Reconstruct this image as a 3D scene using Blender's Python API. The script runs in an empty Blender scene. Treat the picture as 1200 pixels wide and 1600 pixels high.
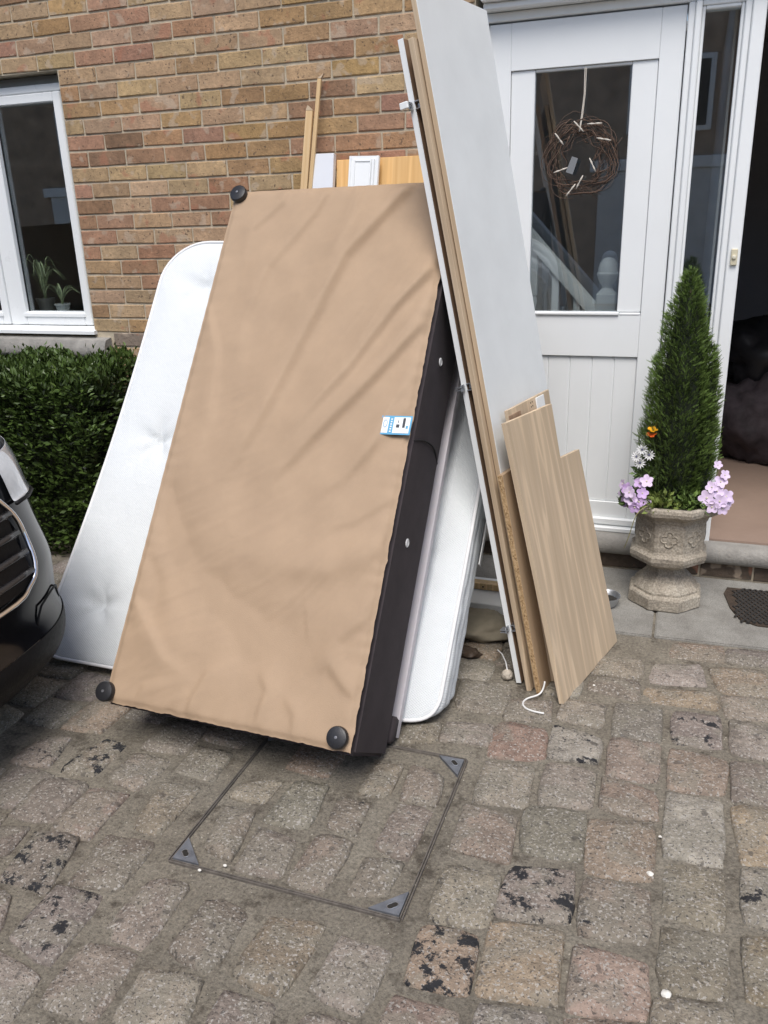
import bpy, bmesh, math, random
from mathutils import Vector, Matrix, noise
random.seed(7)
PI = math.pi
SC = bpy.context.scene
COL = SC.collection

# ---------------------------------------------------------------- camera
cam = bpy.data.cameras.new('camera'); cam_o = bpy.data.objects.new('camera', cam); COL.objects.link(cam_o)
cam.sensor_fit = 'HORIZONTAL'; cam.sensor_width = 36.0; cam.lens = 36.0*1291.285/1200.0
cam.clip_start = 0.05; cam.clip_end = 500
_r = Vector((0.94237674, 0.33321893, -0.02985354)); _u = Vector((-0.08553922, 0.32625515, 0.94140354)); _f = Vector((-0.32343335, 0.88460314, -0.33595855))
cam_o.matrix_world = Matrix(((_r.x, _u.x, -_f.x, 2.5743), (_r.y, _u.y, -_f.y, -3.7751), (_r.z, _u.z, -_f.z, 1.5985), (0, 0, 0, 1)))
SC.camera = cam_o
SC.render.resolution_x = 768; SC.render.resolution_y = 1024

# ---------------------------------------------------------------- sky, sun, exposure
SUN_EL, SUN_AZ = math.radians(60), math.radians(12)      # azimuth measured from -y (behind the camera) towards +x
w = bpy.data.worlds.new('World'); SC.world = w; w.use_nodes = True
nt = w.node_tree; bg = nt.nodes['Background']
sky = nt.nodes.new('ShaderNodeTexSky'); sky.sky_type = 'NISHITA'; sky.sun_disc = False
sky.sun_elevation = SUN_EL; sky.sun_rotation = PI - SUN_AZ
sky.air_density = 1.0; sky.dust_density = 2.2; sky.ozone_density = 0.6
nt.links.new(sky.outputs[0], bg.inputs[0]); bg.inputs[1].default_value = 0.085
sl = bpy.data.lights.new('sun', 'SUN'); sl.energy = 1.5; sl.angle = math.radians(30); sl.color = (1.0, 0.97, 0.93)
so = bpy.data.objects.new('sun', sl); COL.objects.link(so)
sd = Vector((math.sin(SUN_AZ)*math.cos(SUN_EL), -math.cos(SUN_AZ)*math.cos(SUN_EL), math.sin(SUN_EL)))
so.rotation_euler = sd.to_track_quat('Z', 'Y').to_euler(); so.location = sd*20
SC.view_settings.view_transform = 'Standard'; SC.view_settings.look = 'None'; SC.view_settings.gamma = 1.0
SC.view_settings.use_curve_mapping = False
SC.view_settings.exposure = 0.95
try:
    SC.cycles.max_bounces = 8; SC.cycles.transparent_max_bounces = 12
except Exception: pass

# ---------------------------------------------------------------- helpers
def tag(o, label=None, cat=None, group=None, kind=None):
    if label: o['label'] = label
    if cat: o['category'] = cat
    if group: o['group'] = group
    if kind: o['kind'] = kind
    return o
def thing(name, label, cat, loc=(0, 0, 0), group=None, rot=None):
    o = bpy.data.objects.new(name, None); COL.objects.link(o); o.location = loc
    o.empty_display_size = 0.1
    if rot is not None: o.rotation_mode = 'QUATERNION'; o.rotation_quaternion = rot.to_quaternion()
    return tag(o, label, cat, group)
def mesh(name, V, F, mats, smooth=False, mi=None):
    m = bpy.data.meshes.new(name); m.from_pydata([tuple(v) for v in V], [], F)
    for a in (mats if isinstance(mats, (list, tuple)) else [mats]): m.materials.append(a)
    if mi: m.polygons.foreach_set('material_index', mi)
    if smooth: m.polygons.foreach_set('use_smooth', [True]*len(m.polygons))
    m.update(); return m
def link(name, m, parent=None):
    o = bpy.data.objects.new(name, m); COL.objects.link(o)
    if parent: o.parent = parent
    return o
def obj(name, V, F, mats, parent=None, smooth=False, mi=None):
    return link(name, mesh(name, V, F, mats, smooth, mi), parent)
class G:
    """collects geometry"""
    def __init__(s): s.V = []; s.F = []; s.mi = []
    def add(s, V, F, mi=0):
        n = len(s.V); s.V += [Vector(v) for v in V]; s.F += [tuple(i+n for i in f) for f in F]; s.mi += [mi]*len(F); return s
    def box(s, a, b, mi=0):
        x0, y0, z0 = a; x1, y1, z1 = b
        V = [(x0,y0,z0),(x1,y0,z0),(x1,y1,z0),(x0,y1,z0),(x0,y0,z1),(x1,y0,z1),(x1,y1,z1),(x0,y1,z1)]
        return s.add(V, [(3,2,1,0),(4,5,6,7),(0,1,5,4),(1,2,6,5),(2,3,7,6),(3,0,4,7)], mi)
    def bev(s, a, b, r=.003, mi=0):
        """box with chamfered edges"""
        c = [(p+q)/2 for p, q in zip(a, b)]; h = [abs(q-p)/2 for p, q in zip(a, b)]; r = min([r]+[k*.49 for k in h])
        bm = bmesh.new(); bmesh.ops.create_cube(bm, size=2)
        for v in bm.verts: v.co = Vector((c[0]+v.co.x*h[0], c[1]+v.co.y*h[1], c[2]+v.co.z*h[2]))
        bmesh.ops.bevel(bm, geom=bm.edges[:], offset=r, segments=1, affect='EDGES', profile=.5)
        bm.verts.index_update()
        s.add([v.co.copy() for v in bm.verts], [tuple(v.index for v in f.verts) for f in bm.faces], mi); bm.free(); return s
    def tube(s, pts, r, n=8, mi=0, caps=True):
        pts = [Vector(p) for p in pts]; m = len(pts); R = r if isinstance(r, (list, tuple)) else [r]*m
        V = []; F = []; up = None
        for i, p in enumerate(pts):
            d = (pts[min(i+1, m-1)]-pts[max(i-1, 0)])
            if d.length < 1e-9: d = Vector((0, 0, 1))
            d.normalize()
            if up is None: up = Vector((0, 0, 1)) if abs(d.z) < .9 else Vector((1, 0, 0))
            a = d.cross(up); 
            if a.length < 1e-6: a = d.orthogonal()
            a.normalize(); b = a.cross(d).normalized(); up = b
            for k in range(n):
                t = 2*PI*k/n; V.append(p+(a*math.cos(t)+b*math.sin(t))*R[i])
        for i in range(m-1):
            for k in range(n):
                F.append((i*n+k, i*n+(k+1) % n, (i+1)*n+(k+1) % n, (i+1)*n+k))
        if caps: F.append(tuple(range(n))[::-1]); F.append(tuple((m-1)*n+k for k in range(n)))
        return s.add(V, F, mi)
    def lathe(s, prof, c=(0, 0, 0), n=24, mi=0, rot=0., axis=None, closed=False):
        """prof: (r, h) up the axis"""
        V = []; F = []; c = Vector(c)
        if axis is None: A, B, Z = Vector((1, 0, 0)), Vector((0, 1, 0)), Vector((0, 0, 1))
        else:
            Z = Vector(axis).normalized(); A = Z.orthogonal().normalized(); B = Z.cross(A)
        for r, h in prof:
            for k in range(n):
                t = 2*PI*k/n+rot; V.append(c+(A*math.cos(t)+B*math.sin(t))*r+Z*h)
        m = len(prof)
        for i in range(m-1):
            for k in range(n): F.append((i*n+k, i*n+(k+1) % n, (i+1)*n+(k+1) % n, (i+1)*n+k))
        F.append(tuple(range(n))[::-1]); F.append(tuple((m-1)*n+k for k in range(n)))
        return s.add(V, F, mi)
    def prism(s, poly, d, mi=0):
        """poly: 3d points in a plane, d: extrusion vector"""
        n = len(poly); P = [Vector(p) for p in poly]; d = Vector(d)
        return s.add(P+[p+d for p in P], [tuple(range(n)), tuple(range(2*n-1, n-1, -1))]+[(i, i+n, (i+1) % n+n, (i+1) % n) for i in range(n)], mi)
    def build(s, name, mats, parent=None, smooth=False, fix=False):
        o = obj(name, s.V, s.F, mats, parent, smooth, s.mi)
        if fix:
            bm = bmesh.new(); bm.from_mesh(o.data); bmesh.ops.recalc_face_normals(bm, faces=bm.faces[:]); bm.to_mesh(o.data); bm.free()
        return o
def smooth_angle(o, deg=40):
    me = o.data; me.polygons.foreach_set('use_smooth', [True]*len(me.polygons))
    try: me.set_sharp_from_angle(angle=math.radians(deg))
    except Exception: pass
    return o
def rvm(wv):
    wv = Vector(wv); return Matrix.Rotation(wv.length, 3, wv.normalized())

# ---------------------------------------------------------------- materials
def M_(name):
    m = bpy.data.materials.new(name); m.use_nodes = True
    return m, m.node_tree, m.node_tree.nodes['Principled BSDF']
def N(t, ty, **k):
    n = t.nodes.new(ty)
    for a, b in k.items():
        if a in n.inputs: n.inputs[a].default_value = b
        else: setattr(n, a, b)
    return n
def ramp(t, stops):
    r = t.nodes.new('ShaderNodeValToRGB'); e = r.color_ramp.elements
    while len(e) < len(stops): e.new(.5)
    for i, (p, c) in enumerate(stops): e[i].position = p; e[i].color = (c+(1,)) if len(c) == 3 else c
    return r
def mix(t, f, a, b, mode='MIX'):
    m = t.nodes.new('ShaderNodeMix'); m.data_type = 'RGBA'; m.blend_type = mode
    for i, v in ((0, f), (6, a), (7, b)):
        if hasattr(v, 'links') or hasattr(v, 'is_linked'): t.links.new(v, m.inputs[i])
        elif i == 0: m.inputs[0].default_value = v
        else: m.inputs[i].default_value = tuple(v)+((1,) if len(v) == 3 else ())
    return m.outputs[2]
def coords(t, scale=(1, 1, 1), kind='Object', rand=False):
    tc = t.nodes.new('ShaderNodeTexCoord'); mp = t.nodes.new('ShaderNodeMapping'); mp.inputs['Scale'].default_value = scale
    t.links.new(tc.outputs[kind], mp.inputs[0])
    if rand:
        oi = t.nodes.new('ShaderNodeObjectInfo'); mu = t.nodes.new('ShaderNodeMath'); mu.operation = 'MULTIPLY'; mu.inputs[1].default_value = 37.
        t.links.new(oi.outputs['Random'], mu.inputs[0])
        cb = t.nodes.new('ShaderNodeCombineXYZ')
        for i in range(3): t.links.new(mu.outputs[0], cb.inputs[i])
        t.links.new(cb.outputs[0], mp.inputs['Location'])
    return mp.outputs[0]
def noi(t, vec, sc, det=4, rough=.6):
    n = N(t, 'ShaderNodeTexNoise'); n.inputs['Scale'].default_value = sc; n.inputs['Detail'].default_value = det; n.inputs['Roughness'].default_value = rough
    if vec is not None: t.links.new(vec, n.inputs['Vector'])
    return n.outputs['Fac']
def bump(t, bs, h, st=.3, dist=.01, prev=None):
    b = N(t, 'ShaderNodeBump'); b.inputs['Strength'].default_value = st; b.inputs['Distance'].default_value = dist
    t.links.new(h, b.inputs['Height'])
    if prev is not None: t.links.new(prev, b.inputs['Normal'])
    t.links.new(b.outputs[0], bs.inputs['Normal']); return b.outputs[0]
def plain(name, c, rough=.5, var=.12, sc=6, bst=.0, bsc=60, metal=0, spec=None, bdist=.004, coat=0):
    """one colour with soft blotches, plus optional fine relief"""
    m, t, b = M_(name); v = coords(t)
    f = noi(t, v, sc, 5); r = ramp(t, [(.3, tuple(x*(1-var) for x in c)), (.7, tuple(min(1, x*(1+var)) for x in c))])
    t.links.new(f, r.inputs[0]); t.links.new(r.outputs[0], b.inputs['Base Color'])
    b.inputs['Roughness'].default_value = rough; b.inputs['Metallic'].default_value = metal
    if spec is not None: b.inputs['Specular IOR Level'].default_value = spec
    if coat: b.inputs['Coat Weight'].default_value = coat; b.inputs['Coat Roughness'].default_value = .04
    rr = ramp(t, [(.3, (rough*.85,)*3), (.7, (min(1, rough*1.15),)*3)]); t.links.new(noi(t, v, sc*3.3, 4), rr.inputs[0]); t.links.new(rr.outputs[0], b.inputs['Roughness'])
    if bst: bump(t, b, noi(t, v, bsc, 4), bst, bdist)
    return m
def objcol_mat(name, sc1, sc2, var, rough, bst, bsc, dist=.004, tar=False, speck=None, pits=None):
    """colour from the object's own colour; each piece has its own blotches"""
    m, t, b = M_(name); v = coords(t, rand=True); oi = t.nodes.new('ShaderNodeObjectInfo'); base = oi.outputs['Color']
    r1 = ramp(t, [(.25, (1-var,)*3), (.75, (1+var,)*3)]); t.links.new(noi(t, v, sc1, 4), r1.inputs[0])
    c = mix(t, 1., base, r1.outputs[0], 'MULTIPLY')
    r2 = ramp(t, [(.3, (1-var*.8,)*3), (.7, (1+var*.8,)*3)]); t.links.new(noi(t, v, sc2, 3, .7), r2.inputs[0])
    c = mix(t, 1., c, r2.outputs[0], 'MULTIPLY')
    h = noi(t, v, bsc, 5, .65)
    if speck:
        for sc, lo, colr, am in speck:
            n_ = noi(t, v, sc, 2, .5); rs = ramp(t, [(lo, (0, 0, 0)), (lo+.05, (am,)*3)]); t.links.new(n_, rs.inputs[0]); c = mix(t, rs.outputs[0], c, colr)
    if tar:
        at = t.nodes.new('ShaderNodeAttribute'); at.attribute_type = 'OBJECT'; at.attribute_name = 'tar'
        n1 = noi(t, v, 17, 8, .74)
        ad = N(t, 'ShaderNodeMath'); ad.operation = 'ADD'; t.links.new(n1, ad.inputs[0]); t.links.new(at.outputs['Fac'], ad.inputs[1])
        rt = ramp(t, [(.70, (0, 0, 0)), (.725, (1, 1, 1))]); t.links.new(ad.outputs[0], rt.inputs[0])
        c = mix(t, rt.outputs[0], c, (.022, .022, .025))
    t.links.new(c, b.inputs['Base Color']); b.inputs['Roughness'].default_value = rough
    bump(t, b, h, bst, dist)
    return m
# palette
brick_m = objcol_mat('brick', 9, 50, .24, .9, .7, 110, .005, speck=[(70, .64, (.11, .075, .05), .8), (14, .60, (.50, .40, .30), .5), (11, .64, (.40, .17, .10), .5)])
sett_m = objcol_mat('granite_sett', 16, 75, .30, .85, 1.0, 55, .014, tar=True, speck=[(9, .50, (.24, .22, .175), .55), (130, .58, (.46, .43, .39), .75), (150, .60, (.045, .042, .04), .75), (30, .66, (.07, .062, .055), .6)])
def ground_material():
    m, t, b = M_('sandy_joint'); v = coords(t)
    r = ramp(t, [(.25, (.15, .130, .10)), (.5, (.25, .222, .175)), (.78, (.36, .325, .26))]); t.links.new(noi(t, v, 5, 8, .7), r.inputs[0])
    r2 = ramp(t, [(.32, (.42,)*3), (.5, (1.,)*3), (.70, (1.5,)*3)]); t.links.new(noi(t, v, 95, 6, .8), r2.inputs[0])
    c = mix(t, 1., r.outputs[0], r2.outputs[0], 'MULTIPLY')
    r3 = ramp(t, [(.53, (0, 0, 0)), (.64, (.85,)*3)]); t.links.new(noi(t, v, 11, 7, .75), r3.inputs[0]); c = mix(t, r3.outputs[0], c, (.075, .060, .045))
    t.links.new(c, b.inputs['Base Color']); b.inputs['Roughness'].default_value = .95
    p = bump(t, b, noi(t, v, 120, 6, .75), 1., .010); bump(t, b, noi(t, v, 22, 4), .5, .012, p); return m
ground_m = ground_material()
mortar_m = plain('mortar', (.50, .43, .32), .95, .18, 20, .6, 240)
white_paint = plain('white_paint', (.84, .86, .86), .35, .02, 3, .06, 90)
upvc = plain('window_white', (.84, .86, .86), .3, .02, 3)
stone_m = plain('weathered_stone', (.30, .285, .26), .9, .22, 12, .7, 90, bdist=.006)
def flag_material():
    m, t, b = M_('flagstone'); v = coords(t)
    r = ramp(t, [(.3, (.19, .18, .16)), (.55, (.27, .26, .235)), (.8, (.34, .33, .30))]); t.links.new(noi(t, v, 7, 7, .7), r.inputs[0])
    r2 = ramp(t, [(.35, (.75,)*3), (.65, (1.15,)*3)]); t.links.new(noi(t, v, 220, 2), r2.inputs[0])
    t.links.new(mix(t, 1., r.outputs[0], r2.outputs[0], 'MULTIPLY'), b.inputs['Base Color']); b.inputs['Roughness'].default_value = .9
    bump(t, b, noi(t, v, 120, 5), .5, .004); return m
flag_m = flag_material()
def glass_material(name, ior=1.5, tint=(.92, .95, .95)):
    m, t, b = M_(name); t.nodes.remove(b); out = t.nodes['Material Output']
    tr = N(t, 'ShaderNodeBsdfTransparent'); tr.inputs[0].default_value = tint+(1,)
    gl = N(t, 'ShaderNodeBsdfGlossy'); gl.inputs['Roughness'].default_value = .01; gl.inputs[0].default_value = (.95, .97, 1, 1)
    lw = N(t, 'ShaderNodeLayerWeight'); lw.inputs[0].default_value = .5
    p5 = N(t, 'ShaderNodeMath'); p5.operation = 'POWER'; p5.inputs[1].default_value = 4.; t.links.new(lw.outputs['Facing'], p5.inputs[0])
    fr = N(t, 'ShaderNodeMath'); fr.operation = 'MULTIPLY_ADD'; fr.inputs[1].default_value = .92; fr.inputs[2].default_value = .165; t.links.new(p5.outputs[0], fr.inputs[0])
    mx = N(t, 'ShaderNodeMixShader'); t.links.new(fr.outputs[0], mx.inputs[0]); t.links.new(tr.outputs[0], mx.inputs[1]); t.links.new(gl.outputs[0], mx.inputs[2])
    t.links.new(mx.outputs[0], out.inputs[0]); return m
glass_m = glass_material('window_glass', 1.9)
def wood_material(name, c1, c2, c3, gscale=1., rough=.5, axis='z', grain=1.):
    """straight grain with stretched noise and flame figure"""
    m, t, b = M_(name); s = {'z': (70, 70, 1.6), 'x': (1.6, 70, 70)}[axis]
    v = coords(t, tuple(k*gscale for k in s)); f1 = noi(t, v, 1.0, 6, .6)
    v2 = coords(t, tuple(k*gscale for k in ({'z': (9, 9, .8), 'x': (.9, 7, 7)}[axis]))); n2 = noi(t, v2, 1.0, 2, .5)
    wv = N(t, 'ShaderNodeMath'); wv.operation = 'MULTIPLY'; wv.inputs[1].default_value = 26.; t.links.new(n2, wv.inputs[0])
    fr = N(t, 'ShaderNodeMath'); fr.operation = 'SINE'; t.links.new(wv.outputs[0], fr.inputs[0])
    r = ramp(t, [(.28, c1), (.5, c2), (.72, c3)]); t.links.new(f1, r.inputs[0])
    r2 = ramp(t, [(.0, (1-.07*grain,)*3), (.80, (1.0,)*3), (.93, (1+.03*grain,)*3), (1., (1+.22*grain,)*3)])
    mm = N(t, 'ShaderNodeMapRange'); mm.inputs[1].default_value = -1; mm.inputs[2].default_value = 1; t.links.new(fr.outputs[0], mm.inputs[0]); t.links.new(mm.outputs[0], r2.inputs[0])
    t.links.new(mix(t, 1., r.outputs[0], r2.outputs[0], 'MULTIPLY'), b.inputs['Base Color']); b.inputs['Roughness'].default_value = rough
    bump(t, b, f1, .08, .002); return m
oak_m = wood_material('pale_oak_laminate', (.49, .38, .26), (.53, .415, .29), (.57, .455, .325), 1., .5, 'z', 1.)
tan_m = wood_material('tan_laminate', (.40, .28, .175), (.44, .315, .20), (.48, .35, .23), .6, .5, 'z', .3)
edge_m = wood_material('raw_edge', (.42, .31, .20), (.52, .40, .27), (.60, .48, .34), 1., .7)
brown_m = wood_material('brown_laminate', (.26, .165, .105), (.31, .205, .135), (.35, .24, .16), .7, .55, 'z', .4)
orange_m = wood_material('orange_pine', (.60, .34, .12), (.68, .41, .16), (.74, .48, .21), .7, .45, 'z', .6)
pine_m = wood_material('pine_strip', (.55, .36, .17), (.66, .46, .24), (.73, .54, .31), .9, .5)
melamine_m = plain('white_melamine', (.77, .80, .805), .42, .045, 5)
def chip_material():
    m, t, b = M_('chipboard_edge'); v = coords(t, (1, 1, .6)); vo = N(t, 'ShaderNodeTexVoronoi'); vo.inputs['Scale'].default_value = 260; t.links.new(v, vo.inputs['Vector'])
    r = ramp(t, [(0, (.16, .09, .04)), (.4, (.42, .27, .13)), (1, (.62, .44, .25))]); t.links.new(vo.outputs['Color'], r.inputs[0])
    t.links.new(r.outputs[0], b.inputs['Base Color']); b.inputs['Roughness'].default_value = .9; bump(t, b, vo.outputs['Distance'], .6, .003); return m
chip_m = chip_material()
def fabric_material(name, c, thread=900, var=.08, rough=.9, bst=.25, sheen=.1):
    m, t, b = M_(name); v = coords(t)
    r = ramp(t, [(.3, tuple(x*(1-var) for x in c)), (.7, tuple(x*(1+var) for x in c))]); t.links.new(noi(t, v, 7, 6, .65), r.inputs[0])
    w1 = N(t, 'ShaderNodeTexNoise'); w1.inputs['Scale'].default_value = thread; w1.inputs['Detail'].default_value = 1; t.links.new(v, w1.inputs['Vector'])
    t.links.new(r.outputs[0], b.inputs['Base Color']); b.inputs['Roughness'].default_value = rough
    b.inputs['Sheen Weight'].default_value = sheen
    bump(t, b, w1.outputs['Fac'], bst, .002); return m
lining_m = fabric_material('beige_lining', (.392, .277, .181), 420, .06, .75, .35, .0)
darkfab_m = fabric_material('charcoal_suede', (.044, .035, .038), 500, .22, .95, .4, .0)
def mattress_material():
    m, t, b = M_('white_knit'); v = coords(t, (1, 1, 1))
    b.inputs['Base Color'].default_value = (.70, .73, .74, 1); b.inputs['Roughness'].default_value = .95; b.inputs['Specular IOR Level'].default_value = .1
    w1 = N(t, 'ShaderNodeTexWave'); w1.wave_type = 'BANDS'; w1.bands_direction = 'DIAGONAL'; w1.inputs['Scale'].default_value = 55; w1.inputs['Distortion'].default_value = .6; t.links.new(v, w1.inputs['Vector'])
    v2 = coords(t, (-1, 1, 1)); w2 = N(t, 'ShaderNodeTexWave'); w2.wave_type = 'BANDS'; w2.bands_direction = 'DIAGONAL'; w2.inputs['Scale'].default_value = 55; w2.inputs['Distortion'].default_value = .6; t.links.new(v2, w2.inputs['Vector'])
    a = N(t, 'ShaderNodeMath'); a.operation = 'MULTIPLY'; t.links.new(w1.outputs['Fac'], a.inputs[0]); t.links.new(w2.outputs['Fac'], a.inputs[1])
    p = bump(t, b, a.outputs[0], .4, .004); bump(t, b, noi(t, v, 9, 4), .3, .02, p); return m
mattress_m = mattress_material()
piping_m = plain('white_piping', (.80, .80, .80), .7, .04, 20)
black_plastic = plain('black_plastic', (.018, .018, .02), .35, .1, 20, .15, 300)
steel_m = plain('galvanised_steel', (.50, .52, .55), .35, .12, 30, .1, 150, metal=.9)
cover_steel = plain('worn_cover_steel', (.17, .18, .20), .6, .3, 25, .4, 200, metal=.35)
dark_hole = plain('flat_black', (.02, .018, .015), .9)  # even near-black for keyholes, dowel holes, a knot and the dish inside
ceramic_white = plain('ivory_plastic', (.66, .60, .44), .4)
leafg = lambda n, c, r=.5: leaf_material(n, c, r)
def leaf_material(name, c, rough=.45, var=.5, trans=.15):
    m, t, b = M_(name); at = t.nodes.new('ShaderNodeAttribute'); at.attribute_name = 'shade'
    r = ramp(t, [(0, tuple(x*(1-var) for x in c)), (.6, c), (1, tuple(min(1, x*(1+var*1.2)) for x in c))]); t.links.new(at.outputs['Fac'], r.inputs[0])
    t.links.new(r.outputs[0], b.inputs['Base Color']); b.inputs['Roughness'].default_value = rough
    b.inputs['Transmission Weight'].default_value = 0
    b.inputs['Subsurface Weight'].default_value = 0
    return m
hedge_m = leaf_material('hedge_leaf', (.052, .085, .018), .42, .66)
conifer_m = leaf_material('conifer_needle', (.085, .135, .028), .6, .6)
plant_m = leaf_material('plant_leaf', (.075, .12, .035), .5, .5)
spider_m = leaf_material('spider_leaf', (.30, .36, .20), .45, .6)
bark_m = plain('bark', (.075, .055, .04), .95, .3, 30, .8, 80)
soil_m = plain('soil', (.035, .025, .018), 1., .4, 60, 1., 120, bdist=.01)
def shade_attr(o, vals):
    a = o.data.attributes.new('shade', 'FLOAT', 'FACE'); a.data.foreach_set('value', vals)

# ---------------------------------------------------------------- ground
g = G(); g.add([(-45, -45, 0), (45, -45, 0), (45, .02, 0), (-45, .02, 0)], [(0, 1, 2, 3)])
ground = g.build('ground', ground_m); tag(ground, 'sandy mortar ground between worn granite setts', 'ground', kind='structure')
SETTS=[(0.672,-2.100,0.690,-1.969,0.773,-1.944,0.806,-2.089,'t2'),
(0.862,-2.088,0.891,-1.915,0.972,-1.919,0.979,-2.078,'t3'),
(1.031,-2.078,1.036,-1.953,1.160,-1.949,1.144,-2.097,'g'),
(0.852,-2.301,0.851,-2.150,0.987,-2.133,0.986,-2.293,'d'),
(1.017,-2.308,1.015,-2.140,1.132,-2.134,1.139,-2.312,'b'),
(1.233,-2.232,1.203,-2.050,1.322,-2.044,1.322,-2.244,'d'),
(1.016,-2.507,0.993,-2.348,1.116,-2.335,1.157,-2.508,'t3'),
(1.202,-2.460,1.192,-2.298,1.323,-2.285,1.334,-2.447,'d'),
(0.887,-2.471,0.873,-2.364,0.952,-2.339,0.965,-2.434,'d'),
(1.183,-2.653,1.183,-2.495,1.307,-2.489,1.322,-2.683,'t2'),
(1.376,-2.567,1.400,-2.403,1.503,-2.395,1.502,-2.579,'g'),
(1.374,-2.779,1.372,-2.621,1.497,-2.609,1.513,-2.769,'t1'),
(1.195,-2.821,1.173,-2.704,1.324,-2.727,1.333,-2.844,'g'),
(1.010,-2.658,1.024,-2.557,1.084,-2.554,1.146,-2.665,'g'),
(1.467,-2.242,1.443,-2.096,1.530,-2.083,1.561,-2.267,'d'),
(1.590,-2.289,1.578,-2.144,1.694,-2.160,1.706,-2.283,'g'),
(1.578,-2.101,1.588,-1.937,1.686,-1.922,1.703,-2.089,'v'),
(1.436,-2.045,1.445,-1.972,1.547,-1.940,1.535,-2.041,'g'),
(1.737,-2.289,1.748,-2.123,1.847,-2.122,1.839,-2.290,'b'),
(1.755,-2.073,1.746,-1.957,1.834,-1.953,1.840,-2.080,'t1'),
(1.902,-2.281,1.903,-2.161,1.998,-2.148,1.993,-2.256,'g'),
(1.913,-2.101,1.915,-1.933,2.012,-1.937,2.005,-2.121,'d'),
(1.917,-1.904,1.903,-1.753,2.005,-1.776,2.017,-1.901,'d'),
(1.789,-1.914,1.797,-1.779,1.871,-1.763,1.872,-1.903,'d'),
(1.567,-2.571,1.574,-2.410,1.690,-2.419,1.686,-2.584,'k'),
(1.745,-2.578,1.750,-2.416,1.885,-2.397,1.866,-2.589,'b'),
(1.927,-2.562,1.939,-2.416,2.062,-2.420,2.049,-2.583,'g'),
(1.560,-2.766,1.544,-2.639,1.682,-2.620,1.697,-2.734,'g'),
(1.755,-2.721,1.750,-2.627,1.863,-2.624,1.867,-2.726,'g'),
(1.930,-2.676,1.955,-2.618,2.058,-2.619,2.044,-2.689,'g'),
(2.117,-2.292,2.114,-2.134,2.246,-2.122,2.248,-2.276,'t1'),
(2.262,-2.235,2.281,-2.070,2.425,-2.043,2.430,-2.202,'t3'),
(2.118,-2.478,2.115,-2.323,2.240,-2.321,2.252,-2.463,'t3p'),
(2.277,-2.448,2.269,-2.267,2.421,-2.248,2.431,-2.434,'p'),
(2.100,-2.597,2.110,-2.523,2.241,-2.520,2.255,-2.606,'p'),
(2.289,-2.543,2.288,-2.484,2.420,-2.470,2.429,-2.563,'v'),
(2.117,-1.847,2.115,-1.671,2.252,-1.645,2.261,-1.825,'g'),
(2.109,-2.047,2.103,-1.880,2.246,-1.886,2.253,-2.055,'p'),
(2.115,-1.627,2.107,-1.449,2.254,-1.442,2.275,-1.592,'r'),
(1.949,-1.591,1.943,-1.491,2.089,-1.466,2.097,-1.574,'t1'),
(1.827,-1.639,1.819,-1.545,1.919,-1.514,1.932,-1.607,'g'),
(2.123,-1.421,2.116,-1.310,2.250,-1.278,2.262,-1.386,'g'),
(1.952,-1.401,1.929,-1.222,2.089,-1.197,2.110,-1.377,'d'),
(2.293,-1.583,2.288,-1.417,2.432,-1.446,2.430,-1.564,'t2w'),
(2.303,-1.798,2.293,-1.619,2.433,-1.621,2.438,-1.775,'w'),
(2.289,-1.367,2.295,-1.256,2.425,-1.246,2.425,-1.375,'t1w'),
(2.365,-1.145,2.378,-1.060,2.525,-1.057,2.526,-1.174,'g'),
(2.370,-1.030,2.397,-0.905,2.529,-0.900,2.528,-1.029,'g'),
(2.572,-1.038,2.582,-0.909,2.734,-0.879,2.749,-1.008,'w'),
(2.553,-1.166,2.568,-1.080,2.777,-1.068,2.778,-1.159,'p'),
(2.472,-1.405,2.469,-1.220,2.605,-1.211,2.610,-1.392,'v'),
(2.473,-1.609,2.471,-1.434,2.609,-1.427,2.608,-1.604,'b'),
(2.466,-1.769,2.467,-1.629,2.604,-1.660,2.616,-1.778,'t1p'),
(2.660,-1.383,2.652,-1.225,2.792,-1.221,2.788,-1.379,'t2'),
(2.647,-1.623,2.651,-1.432,2.803,-1.452,2.792,-1.601,'p'),
(2.646,-1.901,2.651,-1.657,2.789,-1.660,2.780,-1.890,'w'),
(2.637,-0.824,2.648,-0.717,2.811,-0.711,2.808,-0.823,'p'),
(2.828,-0.807,2.843,-0.707,3.012,-0.693,2.996,-0.810,'g'),
(2.776,-0.880,2.949,-0.871,2.955,-1.023,2.807,-1.038,'b'),
(2.810,-1.067,2.984,-1.044,2.979,-1.168,2.822,-1.193,'g'),
(2.829,-1.229,2.977,-1.239,2.968,-1.391,2.834,-1.392,'w'),
(2.827,-1.451,2.969,-1.439,2.953,-1.622,2.825,-1.620,'g'),
(2.819,-1.665,2.959,-1.648,2.950,-1.841,2.834,-1.873,'p'),
(2.286,-1.998,2.273,-1.830,2.425,-1.810,2.435,-1.992,'v'),
(2.459,-2.025,2.450,-1.835,2.604,-1.819,2.608,-2.005,'t1p'),
(2.464,-2.234,2.459,-2.061,2.606,-2.052,2.610,-2.206,'t1b'),
(2.653,-2.114,2.651,-1.940,2.786,-1.934,2.774,-2.111,'t1'),
(2.648,-2.316,2.650,-2.159,2.784,-2.144,2.782,-2.307,'d'),
(2.832,-2.073,2.832,-1.906,2.960,-1.883,2.948,-2.074,'t2'),
(2.827,-2.292,2.826,-2.138,2.951,-2.111,2.939,-2.284,'b'),
(2.469,-2.438,2.466,-2.276,2.611,-2.275,2.618,-2.408,'p'),
(2.639,-2.479,2.644,-2.358,2.787,-2.340,2.783,-2.460,'g'),
(2.473,-2.562,2.469,-2.460,2.612,-2.434,2.617,-2.528,'p')]
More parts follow.
